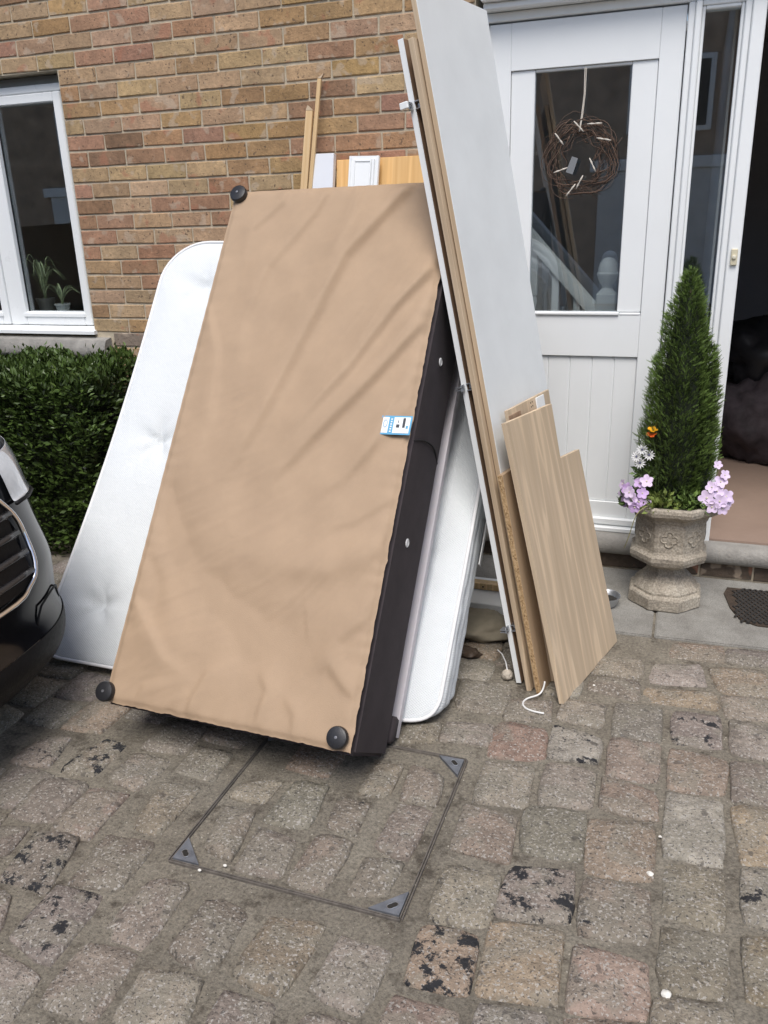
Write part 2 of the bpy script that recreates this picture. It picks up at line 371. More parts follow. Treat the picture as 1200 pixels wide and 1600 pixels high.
SETT_COL = {'g': (.245, .225, .20), 'd': (.20, .182, .158), 'b': (.245, .205, .165), 'v': (.225, .22, .19), 'k': (.19, .175, .16), 'p': (.295, .235, .19), 'r': (.29, .205, .165), 'w': (.32, .305, .28)}
MHX0, MHX1, MHY0, MHY1 = 1.405, 2.052, -2.322, -1.674
def sett_mesh(poly, hump=.0115):
    c = [sum(p[0] for p in poly)/len(poly), sum(p[1] for p in poly)/len(poly)]
    P = [((x-c[0])*1.18, (y-c[1])*1.18) for x, y in poly]
    for it in range(2):
        Q = []
        k = .30 if it == 0 else .25
        for i in range(len(P)):
            a, b = P[i], P[(i+1) % len(P)]
            if it == 0: k = random.uniform(.05, .13)
            Q.append((a[0]*(1-k)+b[0]*k, a[1]*(1-k)+b[1]*k)); Q.append((a[0]*k+b[0]*(1-k), a[1]*k+b[1]*(1-k)))
        P = Q
    P = [(x*(1+random.uniform(-.05, .05)), y*(1+random.uniform(-.05, .05))) for x, y in P]
    n = len(P); V = []; F = []
    tx, ty = random.uniform(-.05, .05), random.uniform(-.05, .05)
    for s, z in ((1.0, -.02), (1.0, .001), (.945, hump*.72), (.6, hump*1.0)):
        for x, y in P: V.append((x*s, y*s, z+(random.uniform(-.0016, .0016) if z > 0 else 0)+(x*tx+y*ty if z > .0015 else 0)))
    V.append((0, 0, hump*1.1)); 
    for r in range(3):
        for i in range(n): F.append((r*n+i, r*n+(i+1) % n, (r+1)*n+(i+1) % n, (r+1)*n+i))
    for i in range(n): F.append((3*n+i, 3*n+(i+1) % n, 4*n))
    return c, mesh('sett', V, F, sett_m, True)
cover = thing('manhole_cover', 'square manhole cover filled with setts, blue-grey steel corner plates', 'manhole cover', ((MHX0+MHX1)/2, (MHY0+MHY1)/2, 0))
def put_sett(poly, code):
    area = sum(poly[i][0]*poly[(i+1) % len(poly)][1]-poly[(i+1) % len(poly)][0]*poly[i][1] for i in range(len(poly)))
    if area < 0: poly = poly[::-1]
    c, me = sett_mesh(poly)
    inside = MHX0 < c[0] < MHX1 and MHY0 < c[1] < MHY1
    o = link('sett', me, cover if inside else ground)
    o.location = (c[0]-(cover.location.x if inside else 0), c[1]-(cover.location.y if inside else 0), random.uniform(-.003, .003))
    tarv = 0.; key = code
    if code[0] == 't':
        tarv = {'1': .075, '2': .13, '3': .18}[code[1]]; key = code[2] if len(code) > 2 else 'g'
    j = random.uniform(.82, 1.15); b = tuple(a_*.68+b_*.32 for a_, b_ in zip(SETT_COL[key], (.245, .215, .185))); o.color = (b[0]*j*1.06, b[1]*j*random.uniform(.97, 1.03), b[2]*j*random.uniform(.86, .98), 1)
    o['tar'] = tarv
    return c
cents = []
for s in SETTS:
    cents.append(put_sett([(s[0], s[1]), (s[2], s[3]), (s[4], s[5]), (s[6], s[7])], s[8]))
# further setts where the traced ones end: columns running away from the camera, staggered
nf = 0
for ci in range(-6, 26):
    x = .05+ci*.165; y = -3.05+random.uniform(0, .15)
    while y < -.12 and nf < 215:
        L = random.uniform(.13, .18); cx, cy = x+.07, y+L/2
        ok = all(abs(cx-a[0]) > .135 or abs(cy-a[1]) > .155 for a in cents)
        if y > -.76 and x > 1.1: ok = False
        if cx < -.25 or cx > 3.5 or (cx > 3.2 and cy < -2.0) or (cx < .3 and cy < -2.3): ok = False
        if abs(cx-MHX0) < .05 and MHY0-.1 < cy < MHY1+.1: ok = False
        if abs(cx-MHX1) < .05 and MHY0-.1 < cy < MHY1+.1: ok = False
        if abs(cy-MHY0) < .07 and MHX0-.1 < cx < MHX1+.1: ok = False
        if abs(cy-MHY1) < .07 and MHX0-.1 < cx < MHX1+.1: ok = False
        if ok:
            j = lambda: random.uniform(-.008, .008)
            cents.append(put_sett([(x+j(), y+j()), (x+.135+j(), y+j()), (x+.135+j(), y+L-.02+j()), (x+j(), y+L-.02+j())], random.choice('ggddbvpgw')+'' if random.random() < .85 else 't1'))
            nf += 1
        y += L+.025
# manhole frame
strip_m = plain('rusty_strip', (.13, .115, .10), .8, .4, 40, .5, 150)
cl = cover.location
for a, b in (((MHX0, MHY0), (MHX1, MHY0)), ((MHX1, MHY0), (MHX1, MHY1)), ((MHX1, MHY1), (MHX0, MHY1)), ((MHX0, MHY1), (MHX0, MHY0))):
    g = G(); dx, dy = b[0]-a[0], b[1]-a[1]; L = math.hypot(dx, dy); nx, ny = -dy/L, dx/L
    for o1, o2, z in ((-.0055, -.0025, .0075), (.001, .004, .007)):
        P = [(a[0]+nx*o1-cl.x, a[1]+ny*o1-cl.y, -.01), (b[0]+nx*o1-cl.x, b[1]+ny*o1-cl.y, -.01), (b[0]+nx*o2-cl.x, b[1]+ny*o2-cl.y, -.01), (a[0]+nx*o2-cl.x, a[1]+ny*o2-cl.y, -.01)]
        g.prism(P, (0, 0, .01+z))
    g.build('frame_strip', strip_m, cover, fix=True)
for cx, cy, sx, sy in ((MHX0, MHY0, 1, 1), (MHX1, MHY0, -1, 1), (MHX1, MHY1, -1, -1), (MHX0, MHY1, 1, -1)):
    g = G(); a = .085
    P = [(cx+sx*.006, cy+sy*.006), (cx+sx*a, cy+sy*.006), (cx+sx*.006, cy+sy*a)]
    if sx*sy < 0: P = P[::-1]
    g.prism([(x-cl.x, y-cl.y, -.01) for x, y in P], (0, 0, .0205)); pl = g.build('corner_plate', cover_steel, cover, fix=True)
    g = G(); hx, hy = cx+sx*.030-cl.x, cy+sy*.030-cl.y; pts = []
    for k in range(20):
        t = 2*PI*k/20; r = .011*(1+.35*math.cos(2*(t-PI/4*(-1 if sx*sy > 0 else 1)))); pts.append((hx+r*math.cos(t), hy+r*math.sin(t), .0108))
    g.tube(pts+[pts[0]], .0012, 6, caps=False); kr = g.build('keyhole_rim', steel_m, pl)
    g = G(); g.prism([(p[0], p[1], .0098) for p in pts], (0, 0, .0014)); g.build('keyhole', dark_hole, pl, fix=True)
# flagstones at the foot of the wall
for x0, x1 in ((.75, 1.32), (1.33, 1.945), (1.955, 2.556), (2.566, 3.42), (3.43, 4.2)):
    g = G(); y0 = -.70+.035*(x0-2.4)/1.; y1 = -.70+.035*(x1-2.4)
    bm = bmesh.new()
    vs = [bm.verts.new(p) for p in ((x0, y0, -.03), (x1, y1, -.03), (x1, -.052, -.03), (x0, -.052, -.03))]; f = bm.faces.new(vs)
    e = bmesh.ops.extrude_face_region(bm, geom=[f]); bmesh.ops.translate(bm, vec=(0, 0, .040), verts=[v for v in e['geom'] if isinstance(v, bmesh.types.BMVert)])
    bmesh.ops.recalc_face_normals(bm, faces=bm.faces[:]); bmesh.ops.bevel(bm, geom=bm.edges[:], offset=.005, segments=2, affect='EDGES')
    me = bpy.data.meshes.new('flagstone'); bm.to_mesh(me); bm.free(); me.materials.append(flag_m); link('flagstone', me, ground)
# loose grit lying in the joints
rg = random.Random(5); V = []; F = []; sh = []
for k in range(11000):
    x, y = rg.uniform(.25, 3.35), rg.uniform(-3.0, -.78); r = rg.choice((.0010, .0014, .0018, .0024)); q = len(V); z = rg.uniform(.0, .0015)
    for i in range(4):
        a = 2*PI*i/4+rg.random(); V.append((x+r*math.cos(a)*rg.uniform(.6, 1.4), y+r*math.sin(a)*rg.uniform(.6, 1.4), z+rg.uniform(0, .3)*r))
    V.append((x, y, z+r*rg.uniform(.6, 1.2))); F += [(q+i, q+(i+1) % 4, q+4) for i in range(4)]; sh += [rg.random()]*4
gm, t_, b_ = M_('grit'); at_ = t_.nodes.new('ShaderNodeAttribute'); at_.attribute_name = 'shade'; rp = ramp(t_, [(0, (.045, .04, .033)), (.45, (.16, .14, .11)), (.8, (.36, .33, .27)), (1, (.62, .58, .5))]); t_.links.new(at_.outputs['Fac'], rp.inputs[0]); t_.links.new(rp.outputs[0], b_.inputs['Base Color']); b_.inputs['Roughness'].default_value = .95
o = obj('joint_grit', V, F, gm, ground); shade_attr(o, sh); o['kind'] = 'stuff'
# loose stones
def pebble(x, y, r, label, group=None, c=(.75, .73, .68)):
    bm = bmesh.new(); bmesh.ops.create_icosphere(bm, subdivisions=2, radius=r)
    for v in bm.verts:
        k = 1+.45*noise.noise(v.co*(1.1/r)+Vector((x*9, y*7, 0))); v.co = Vector((v.co.x*k*1.15, v.co.y*k, v.co.z*k*.6))
    me = bpy.data.meshes.new('pebble'); bm.to_mesh(me); bm.free(); me.materials.append(chalk_m); o = link('pebble', me); o.location = (x, y, r*.5+.009); tag(o, label, 'pebble', group)
chalk_m = plain('chalk_white', (.72, .70, .64), .9, .1, 200)
pebble(2.611, -1.999, .0075, 'white pebble in a joint beside the pink sett, right foreground')
pebble(2.66, -2.344, .010, 'largest white pebble, near the bottom right edge of the photo')
for x, y, lb in ((1.505, -2.335, 'tiny pale grit stone just outside the manhole frame near its left corner plate'), (1.56, -2.30, 'tiny pale grit stone just inside the manhole frame near its left corner plate'),
                 (2.38, -1.13, 'tiny white grit stone near the foot of the notched oak board'), (2.63, -1.85, 'tiny white grit stone above the white pebble in the same sett joint')):
    pebble(x, y, .0042, lb, 'tiny grit stones on the setts')
# ---------------------------------------------------------------- house front
house = thing('house', 'brick house front of mixed yellow and red bricks with white door and window', 'house', (0, 0, 0))
WX0, WX1, WZ0, WZ1 = -2.02, -.451, 1.03, 2.33       # window opening
DX0, DX1, DZ1 = 1.66, 3.72, 2.48                    # door opening
g = G(); mf, mb = .006, .26
g.box((-7, mf, 0), (WX0, mb, 6)); g.box((WX0, mf, 0), (WX1, mb, WZ0)); g.box((WX0, mf, WZ1), (WX1, mb, 6)); g.box((WX1, mf, 0), (DX0, mb, 6)); g.box((DX0, mf, DZ1), (DX1, mb, 6)); g.box((DX1, mf, 0), (9, mb, 6))
wall = g.build('wall', mortar_m, house)
PAL = {'t': (.425, .292, .170), 'o': (.375, .228, .105), 'r': (.345, .180, .110), 'p': (.405, .262, .168), 'd': (.240, .132, .075), 'g': (.20, .17, .14)}
ROWS = {0: 'ptpprtoooo', 1: 'trrtppopt', 2: 'ttttottrot', 3: 'rptttttot', 4: 'oooptdodtr', 5: 'ttpoptdor', 6: 'rrdrrooorr', 7: 'rddroorrr', 8: 'tttttoorro', 9: 'rtttrtoo',
        10: 'ddtrrtooo', 11: 'rrtpdtt', 12: 'rrtttt', 13: 'rtrprtr', 14: 'ttrtt', 15: 'otrttt', 16: 'ttttt', 17: 'ottoo', 18: 'ttott', 19: 'gggdt', 20: 'ttttt', -1: 'orrpptott', -2: 'torttpotr'}
BV = {}
def brick_mesh(L, k):
    key = (round(L, 3), k)
    if key in BV: return BV[key]
    bm = bmesh.new(); bmesh.ops.create_cube(bm, size=1)
    for v in bm.verts: v.co = Vector((v.co.x*(L-.010), v.co.y*.034+.017, v.co.z*.0650))
    rr = random.Random(k*71+int(L*1000))
    bmesh.ops.bevel(bm, geom=bm.edges[:], offset=.0028, segments=1, affect='EDGES')
    for v in bm.verts:
        if v.co.y < .02: v.co += Vector((rr.uniform(-.0022, .0022), rr.uniform(-.0008, .0012), rr.uniform(-.0020, .0020)))
    me = bpy.data.meshes.new('brick'); bm.to_mesh(me); bm.free(); me.materials.append(brick_m); BV[key] = me; return me
rest = []
nb = 0
for r in range(-40, 33):
    zc = 2.48-.075*r-.0375
    if zc > 5.0: continue
    off = 0 if r % 2 == 0 else .1125
    for i in range(-28, 36):
        x0 = .225*i+off; x1 = x0+.225
        parts = [(x0, x1)]
        if WZ0 < zc < WZ1:
            parts = [(x0, min(x1, WX0)), (max(x0, WX1), x1)]
        if zc < DZ1:
            parts = [q for p in parts for q in ((p[0], min(p[1], DX0)), (max(p[0], DX1), p[1]))]
        if .905 < zc < 1.03: parts = [q for p in parts for q in ((p[0], min(p[1], -2.1)), (max(p[0], -.335), p[1]))]
        for a, b in parts:
            if b-a < .045: continue
            st = ROWS.get(r); k = i+3
            if st and 0 <= k < len(st): code = st[k]
            else: code = random.choice('ttttooorrpd')
            c = PAL[code]; c = tuple(a_*.76+b_*.24 for a_, b_ in zip(c, (.385, .262, .150))); j = random.uniform(.86, 1.14); col = (c[0]*j, c[1]*j*random.uniform(.95, 1.05), c[2]*j*random.uniform(.9, 1.1))
            vis = -1.30 < b and a < 1.70 and .80 < zc < 2.72 and not (zc < 1.9 and b < -.46)
            if vis and nb < 300:
                o = link('brick', brick_mesh(b-a, random.randrange(6)), wall); o.location = ((a+b)/2, random.uniform(-.0012, .0012), zc+random.uniform(-.0012, .0012)); o.color = col+(1,); nb += 1
                o.rotation_euler.y = random.uniform(-.004, .004)
            else: rest.append((a, b, zc))
g = G()
for a, b, zc in rest: g.box((a+.005, 0, zc-.0325), (b-.005, .02, zc+.0325))
rest_m = plain('far_brick', (.32, .22, .13), .9, .35, 5, .4, 130)
o = g.build('brickwork', rest_m, wall); o['kind'] = 'stuff'
# stone sill below the window
g = G(); prof = [(.0, 1.028), (-.045, 1.018), (-.062, .985), (-.066, .95), (-.055, .925), (-.02, .913), (.05, .913), (.05, 1.028)]
g.prism([(-2.09, y, z) for y, z in prof], (1.74, 0, 0)); smooth_angle(g.build('stone_sill', stone_m, house, fix=True), 50)
# ---- window
win = bpy.data.objects.new('window', None); COL.objects.link(win); win.parent = house
y0 = .06
g = G(); g.bev((WX0, y0, 2.205+.045), (WX1, y0+.07, 2.285), .004); g.build('head', upvc, win)
g = G(); g.bev((WX0, y0+.03, 2.287), (WX1, y0+.09, 2.328), .003); g.build('shaded_head', plain('head_shade_grey', (.22, .23, .23), .6), win)  # upper part of the head, its shade put into the grey colour
g = G(); g.bev((WX1-.045, y0, 1.082), (WX1, y0+.07, 2.249), .004); g.build('jamb', upvc, win)
g = G(); g.bev((-1.065, y0+.004, 1.082), (-1.0, y0+.07, 2.249), .004); g.build('mullion', upvc, win)
g = G(); g.bev((WX0, y0, 1.082), (WX0+.045, y0+.07, 2.249), .004); g.build('jamb', upvc, win)
g = G(); g.prism([(WX0-.03, y, z) for y, z in ((-.022, 1.045), (-.022, 1.062), (.055, 1.080), (.13, 1.080), (.13, 1.045))], (WX1-WX0+.045, 0, 0)); g.build('timber_sill', upvc, win, fix=True)
def casement(xa, xb):
    c = bpy.data.objects.new('casement', None); COL.objects.link(c); c.parent = house
    za, zb = 1.084, 2.247; s = .055
    g = G()
    g.bev((xa, y0-.008, za), (xa+s, y0+.05, zb), .005); g.bev((xb-s*.85, y0-.008, za), (xb, y0+.05, zb), .005)
    g.bev((xa+s+.0005, y0-.007, za), (xb-s*.85-.0005, y0+.05, za+.072), .005); g.bev((xa+s+.0005, y0-.007, zb-.046), (xb-s*.85-.0005, y0+.05, zb), .005)
    g.build('sash', upvc, c)
    g = G(); g.bev((xa+s-.012, y0-.014, za+.045), (xb-s*.85+.012, y0-.0075, za+.064), .003); g.build('bottom_bead', upvc, c)
    g = G(); g.box((xa+s, y0+.028, za+.07), (xb-s*.85, y0+.032, zb-.045)); g.build('pane', glass_m, c)
    for a, b in (((xa+s-.0002, y0+.02, za+.071), (xa+s+.005, y0+.027, zb-.045)), ((xb-s*.85-.005, y0+.02, za+.071), (xb-s*.85+.0002, y0+.027, zb-.045))):
        g = G(); g.box(a, b); g.build('gasket', black_plastic, c)
    return c
casement(-.998, -.498); casement(-1.97, -1.067)
# ---- room behind the window
plaster = plain('room_wall', (.62, .62, .60), .9, .04); dark_floor = plain('room_floor', (.16, .11, .07), .6)
def room(name, x0, x1, y0, y1, z0, z1, wm, fm):
    g = G(); t = .04
    g.box((x0-t, y0, z0-t), (x0, y1, z1+t)); g.box((x1, y0, z0-t), (x1+t, y1, z1+t)); g.box((x0, y1, z0-t), (x1, y1+t, z1+t)); g.box((x0, y0, z1), (x1, y1, z1+t))
    a = g.build(name, wm, house); g = G(); g.box((x0, y0, z0-t), (x1, y1, z0)); g.build(name+'_floor', fm, house); return a
room('room_wall', -3.0, -.1, .262, 3.4, .2, 2.62, plaster, dark_floor)
g = G(); g.bev((WX0-.05, .135, 1.105), (WX1+.05, .36, 1.128), .004); g.build('inner_sill', white_paint, house)
g = G(); g.bev((-2.4, 3.0, .2), (-1.2, 3.38, 1.9), .01); g.build('room_cupboard', plain('cupboard', (.30, .28, .25), .6), house)
def spider_plant(label, x, y, z, r, h, pm, n, sp, top, seed):
    t = thing('spider_plant', label, 'houseplant', (x, y, z)); rr = random.Random(seed)
    g = G(); g.lathe([(r*.72, 0), (r*.95, h*.85), (r*1.06, h*.85), (r*1.06, h), (r*.9, h), (r*.85, h*.86)], n=20); smooth_angle(g.build('pot', pm, t))
    g = G(); sh = []
    for k in range(n):
        a = rr.uniform(0, 2*PI); L = rr.uniform(.6, 1.)*sp; up = rr.uniform(.55, 1.)*top; w_ = rr.uniform(.004, .007); P = []
        for s in range(9):
            q = s/8; d = L*q*(.5+.5*q); zz = h*.9+up*(math.sin(q*PI*rr.uniform(.62, .66)))*1.0-(q**3)*up*.35
            ang = a+.2*q; c = Vector((math.cos(ang)*d, math.sin(ang)*d*.8, zz)); wd = w_*(1-q**2*.9); n_ = Vector((-math.sin(ang), math.cos(ang), 0))
            P += [c-n_*wd, c+Vector((0, 0, -wd*.5)), c+n_*wd]
        F = []
        for s in range(8):
            for q in range(2): F.append((s*3+q, s*3+q+1, s*3+q+4, s*3+q+3))
        g.add(P, F); sh += [v for s in range(8) for v in (rr.uniform(.3, 1.),)*2]
    o = g.build('leaves', spider_m, t, True); o['kind'] = 'stuff'; shade_attr(o, sh); return t
spider_plant('taller spider plant in a dark pot behind the window pane', -.945, .23, 1.129, .052, .085, plain('dark_pot', (.10, .10, .095), .6), 26, .17, .30, 3)
spider_plant('small spider plant in a pale grey pot behind the window pane', -.822, .22, 1.129, .043, .055, plain('pale_pot', (.42, .43, .43), .5), 12, .15, .15, 5)
# ---- door surround, step
def part(name, boxes, m, parent, r=.004):
    g = G()
    for a, b in boxes: g.bev(a, b, r)
    return g.build(name, m, parent)
part('door_post', [((1.662, .0, .165), (1.711, .12, 2.332))], white_paint, house)
part('door_post', [((2.487, .012, .165), (2.512, .12, 2.332)), ((2.5125, .0, .165), (2.536, .12, 2.332))], white_paint, house)
part('door_post', [((2.687, .006, .165), (2.712, .12, 2.332)), ((2.7125, -.006, .165), (2.762, .12, 2.332))], white_paint, house)
part('door_post', [((3.62, -.006, .165), (3.70, .12, 2.332))], white_paint, house)
part('door_head', [((1.69, .018, 2.334), (3.718, .12, 2.368))], white_paint, house)
part('canopy_moulding', [((1.70, -.035, 2.370), (3.75, .12, 2.396)), ((1.695, -.060, 2.3965), (3.76, .12, 2.428)), ((1.69, -.045, 2.4285), (3.76, .12, 2.452)), ((1.68, -.085, 2.4525), (3.78, .12, 2.52))], white_paint, house, .005)
g = G(); prof = [(-.052, .17), (-.072, .155), (-.08, .13), (-.076, .10), (-.06, .084), (.12, .084), (.12, .17)]
g.prism([(1.60, y, z) for y, z in prof], (2.2, 0, 0)); smooth_angle(g.build('stone_step', stone_m, house, fix=True), 60)
for i in range(10):
    o = link('brick', brick_mesh(.225, i % 6), house); o.location = (1.72+i*.225, -.034, .042); o.color = (.10, .075, .055, 1)
part('plinth', [((1.60, -.028, 0), (3.8, .12, .083))], mortar_m, house, .001)
# ---- white front door
door = bpy.data.objects.new('door', None); COL.objects.link(door); door.parent = house
dl, dr, dt, db = 1.714, 2.482, 2.327, .197; yf = .030
part('stile', [((dl, yf, db), (1.805, yf+.045, dt))], white_paint, door, .002); part('stile', [((2.391, yf, db), (dr, yf+.045, dt))], white_paint, door, .002)
part('top_rail', [((1.8055, yf, 2.152), (2.3905, yf+.045, dt))], white_paint, door, .0015); part('lock_rail', [((1.8055, yf+.001, .985), (2.3905, yf+.045, 1.165))], white_paint, door, .0015)
part('bottom_rail', [((1.8055, yf+.001, db), (2.3905, yf+.045, .306))], white_paint, door, .0015)
part('glazing_frame', [((1.8065, yf+.008, 1.1785), (1.905, yf+.04, 2.151)), ((2.291, yf+.008, 1.1785), (2.3895, yf+.04, 2.151)), ((1.9055, yf+.010, 2.141), (2.2905, yf+.04, 2.151))], white_paint, door, .003)
part('glazing_bar', [((1.8065, yf-.008, 1.1652), (2.30, yf+.04, 1.178)), ((2.3005, yf-.001, 1.1652), (2.3895, yf+.04, 1.176))], white_paint, door, .003)
g = G(); g.box((1.905, yf+.024, 1.178), (2.291, yf+.028, 2.141)); g.build('pane', glass_m, door)
for i in range(6):
    a = 1.8060+i*.0974
    g = G(); g.bev((a, yf+.012, .3065), (a+.0972, yf+.032, .9845), .0042); g.build('board', white_paint, door)
part('weather_bar', [((1.716, yf-.022, .1985), (2.480, yf-.001, .232))], white_paint, door, .006)
part('door_sill', [((1.712, -.012, .171), (2.486, .10, .194))], white_paint, house, .004)
# ---- sidelight
side = bpy.data.objects.new('sidelight', None); COL.objects.link(side); side.parent = house
part('frame', [((2.5365, .020, .172), (2.548, .09, 2.315)), ((2.674, .020, .172), (2.6865, .09, 2.315)), ((2.5485, .020, 2.302), (2.6735, .09, 2.315)), ((2.5485, .020, .172), (2.6735, .09, .26)), ((2.5365, .016, 2.3155), (2.6865, .12, 2.3335))], white_paint, side, .003)
g = G(); g.box((2.548, .045, .26), (2.674, .049, 2.302)); g.build('pane', glass_m, side)
# ---- doorbell
bell = bpy.data.objects.new('doorbell', None); COL.objects.link(bell); bell.parent = house
part('plate', [((2.7265, -.017, 1.372), (2.7515, -.0065, 1.436))], ceramic_white, bell, .003)
g = G(); g.lathe([(.0085, 0), (.0085, .003), (.007, .006), (.003, .0072)], (2.739, -.017, 1.404), 20, axis=(0, -1, 0)); smooth_angle(g.build('button', plain('bell_button', (.72, .68, .55), .35), bell))
# ---- hall behind the door and the open doorway
hallwall = plain('hall_wall', (.55, .55, .54), .9, .04)
g = G(); x0, x1, ya, yb, z0, z1, tt = .6, 2.66, .262, 3.2, .18, 2.62, .04
g.box((x0-tt, ya, z0-tt), (x0, yb, z1+tt)); g.box((x1, ya, z0-tt), (x1+tt, yb, z1+tt)); g.box((x0, yb, z0-tt), (x1, yb+tt, z1+tt)); g.build('hall_wall', hallwall, house)
g = G(); g.box((x0, ya, z0-tt), (x1, yb, z0)); g.build('hall_floor', dark_floor, house)
g = G(); g.box((x0, ya, z1), (x1, .75, z1+tt)); g.box((x0, 2.3, z1), (x1, yb, z1+tt)); g.box((x0, .75, z1), (.95, 2.3, z1+tt)); g.box((2.45, .75, z1), (x1, 2.3, z1+tt)); g.build('hall_ceiling', hallwall, house)
sk = bpy.data.objects.new('rooflight', None); COL.objects.link(sk); sk.parent = house
for k in range(6): g = G(); g.box((.96+k*.296, .751, z1+.012), (.975+k*.296, 2.299, z1+.03)); g.build('glazing_bar', white_paint, sk)
for k in range(5): g = G(); g.box((.951, .80+k*.36, z1+.031), (2.449, .815+k*.36, z1+.045)); g.build('glazing_bar', white_paint, sk)
g = G(); g.box((.6, .122, .14), (2.70, .262, .18)); g.build('hall_threshold', dark_floor, house)
pink_floor = plain('pinkish_floor', (.30, .215, .168), .7, .06, 4)
room('passage_wall', 2.71, 4.0, .262, 3.0, .18, 2.62, plain('passage_paint', (.42, .42, .43), .9, .06), pink_floor)
g = G(); g.box((2.763, .0, .171), (3.62, .262, .1805)); g.build('passage_threshold', pink_floor, house)
# staircase
stair = bpy.data.objects.new('staircase', None); COL.objects.link(stair); stair.parent = house
grey_paint = plain('stair_paint', (.80, .81, .80), .45, .03)
def newel(x, y):
    g = G(); g.bev((x-.045, y-.045, .18), (x+.045, y+.045, 1.232), .006)
    g.lathe([(.042, 1.233), (.034, 1.240), (.022, 1.255), (.026, 1.268), (.040, 1.285), (.046, 1.305), (.050, 1.313), (.050, 1.321), (.045, 1.326), (.044, 1.345), (.038, 1.368), (.026, 1.384), (.008, 1.391)], (x, y, 0), 24)
    smooth_angle(g.build('newel_post', grey_paint, stair, fix=True), 35)
def rail(y, x0, z0, x1, z1):
    d = Vector((x1-x0, 0, z1-z0)); n = Vector((-d.z, 0, d.x)).normalized(); n = n if n.z > 0 else -n
    g = G(); P = [(-.030, -.028), (-.034, .0), (-.026, .022), (0, .032), (.026, .022), (.034, .0), (.030, -.028)]
    a = Vector((x0, y, z0)); g.prism([a+Vector((0, p, 0))+n*q for p, q in P], d); smooth_angle(g.build('handrail', grey_paint, stair, fix=True), 40)
    k = x0-.09; sl = (z1-z0)/(x1-x0)
    while k > x1:
        zt = z0+(k-x0)*sl-.03; zb_ = zt-.82
        g = G(); g.bev((k-.017, y-.017, zt-.22), (k+.017, y+.017, zt), .003)
        g.lathe([(.016, zb_+.2), (.012, zb_+.23), (.017, zb_+.26), (.012, zb_+.32), (.018, zt-.40), (.011, zt-.28), (.018, zt-.25), (.018, zt-.235), (.012, zt-.221)], (k, y, 0), 14)
        g.bev((k-.017, y-.017, zb_), (k+.017, y+.017, zb_+.2), .003)
        smooth_angle(g.build('baluster', grey_paint, stair, fix=True), 35); k -= .105
newel(2.215, .36); newel(2.16, 1.05)
rail(.36, 2.17, 1.14, 1.0, 2.42); rail(1.05, 2.115, 1.14, .95, 2.42)
carpet = plain('stair_carpet', (.12, .105, .09), .95)
for i in range(7):
    part('tread', [((2.12-.19*(i+1), .38, .18), (2.12-.19*i, 1.03, .18+.205*(i+1)))], carpet, stair, .006)
# ---------------------------------------------------------------- wreath
wr = thing('wreath', 'round brown twig wreath hanging on a ribbon in the glass of the white door', 'wreath', (2.104, .022, 1.806))
rr = random.Random(4); twig_m = plain('twig', (.12, .075, .052), .85, .3, 60, .4, 200)
g = G()
for k in range(52):
    R0 = rr.uniform(.080, .148); tilt = rr.uniform(-.25, .25); a0 = rr.uniform(0, 2*PI); span = rr.uniform(.9, 3.4); ex = rr.uniform(-.03, .03); ph = rr.uniform(0, 6.3)
    pts = []
    for s in range(14):
        a = a0+span*s/13; R = R0+ex*math.cos(2*a+ph)+.012*math.sin(5*a+ph); pts.append((R*math.cos(a), .012*math.sin(a*2.3+ph), R*math.sin(a)))
    r_ = rr.uniform(.0012, .0026); g.tube(pts, [r_*(1-.5*s/13) for s in range(14)], 5)
for k in range(26):
    a = rr.uniform(0, 2*PI); R = rr.uniform(.09, .13); p = Vector((R*math.cos(a), rr.uniform(-.015, .01), R*math.sin(a))); b = a+rr.uniform(.5, 2.6); g.tube([p, p+Vector((math.cos(b), rr.uniform(-.2, .2), math.sin(b)))*rr.uniform(.03, .075)], [.0015, .0007], 4)
g.build('twig_ring', twig_m, wr, True)
rib = plain('ribbon', (.58, .53, .46), .7); g = G()
g.tube([(.004, .0, .335), (.006, -.004, .24), (.0, -.008, .16), (-.006, -.014, .10)], .0022, 6); g.tube([(.010, .0, .335), (.010, -.004, .24), (.004, -.008, .16), (-.004, -.014, .10)], .0018, 6); g.build('ribbon', rib, wr)
for ax, az, an in ((-.085, .075, -.9), (-.075, -.045, .3), (.095, .065, -.2), (.055, -.03, -1.1), (-.008, .118, -.8), (.005, -.095, 1.1), (-.03, -.125, .9), (.055, .125, .0)):
    g = G(); d = Vector((math.cos(an), 0, math.sin(an))); p = Vector((ax, -.022, az))
    g.tube([p-d*.030, p-d*.012, p, p+d*.012, p+d*.030], [.0018, .0042, .0020, .0042, .0018], 6); g.build('bow', rib, wr, True)
g = G(); d = Vector((.35, 0, 1)).normalized(); p = Vector((-.028, -.024, -.028)); a = Vector((d.z, 0, -d.x))
g.prism([p-d*.032-a*.015, p-d*.032+a*.015, p+d*.032+a*.013, p+d*.032-a*.013], (0, .012, 0)); g.build('hanging_tag', plain('tag_grey', (.20, .21, .22), .4), wr, fix=True)
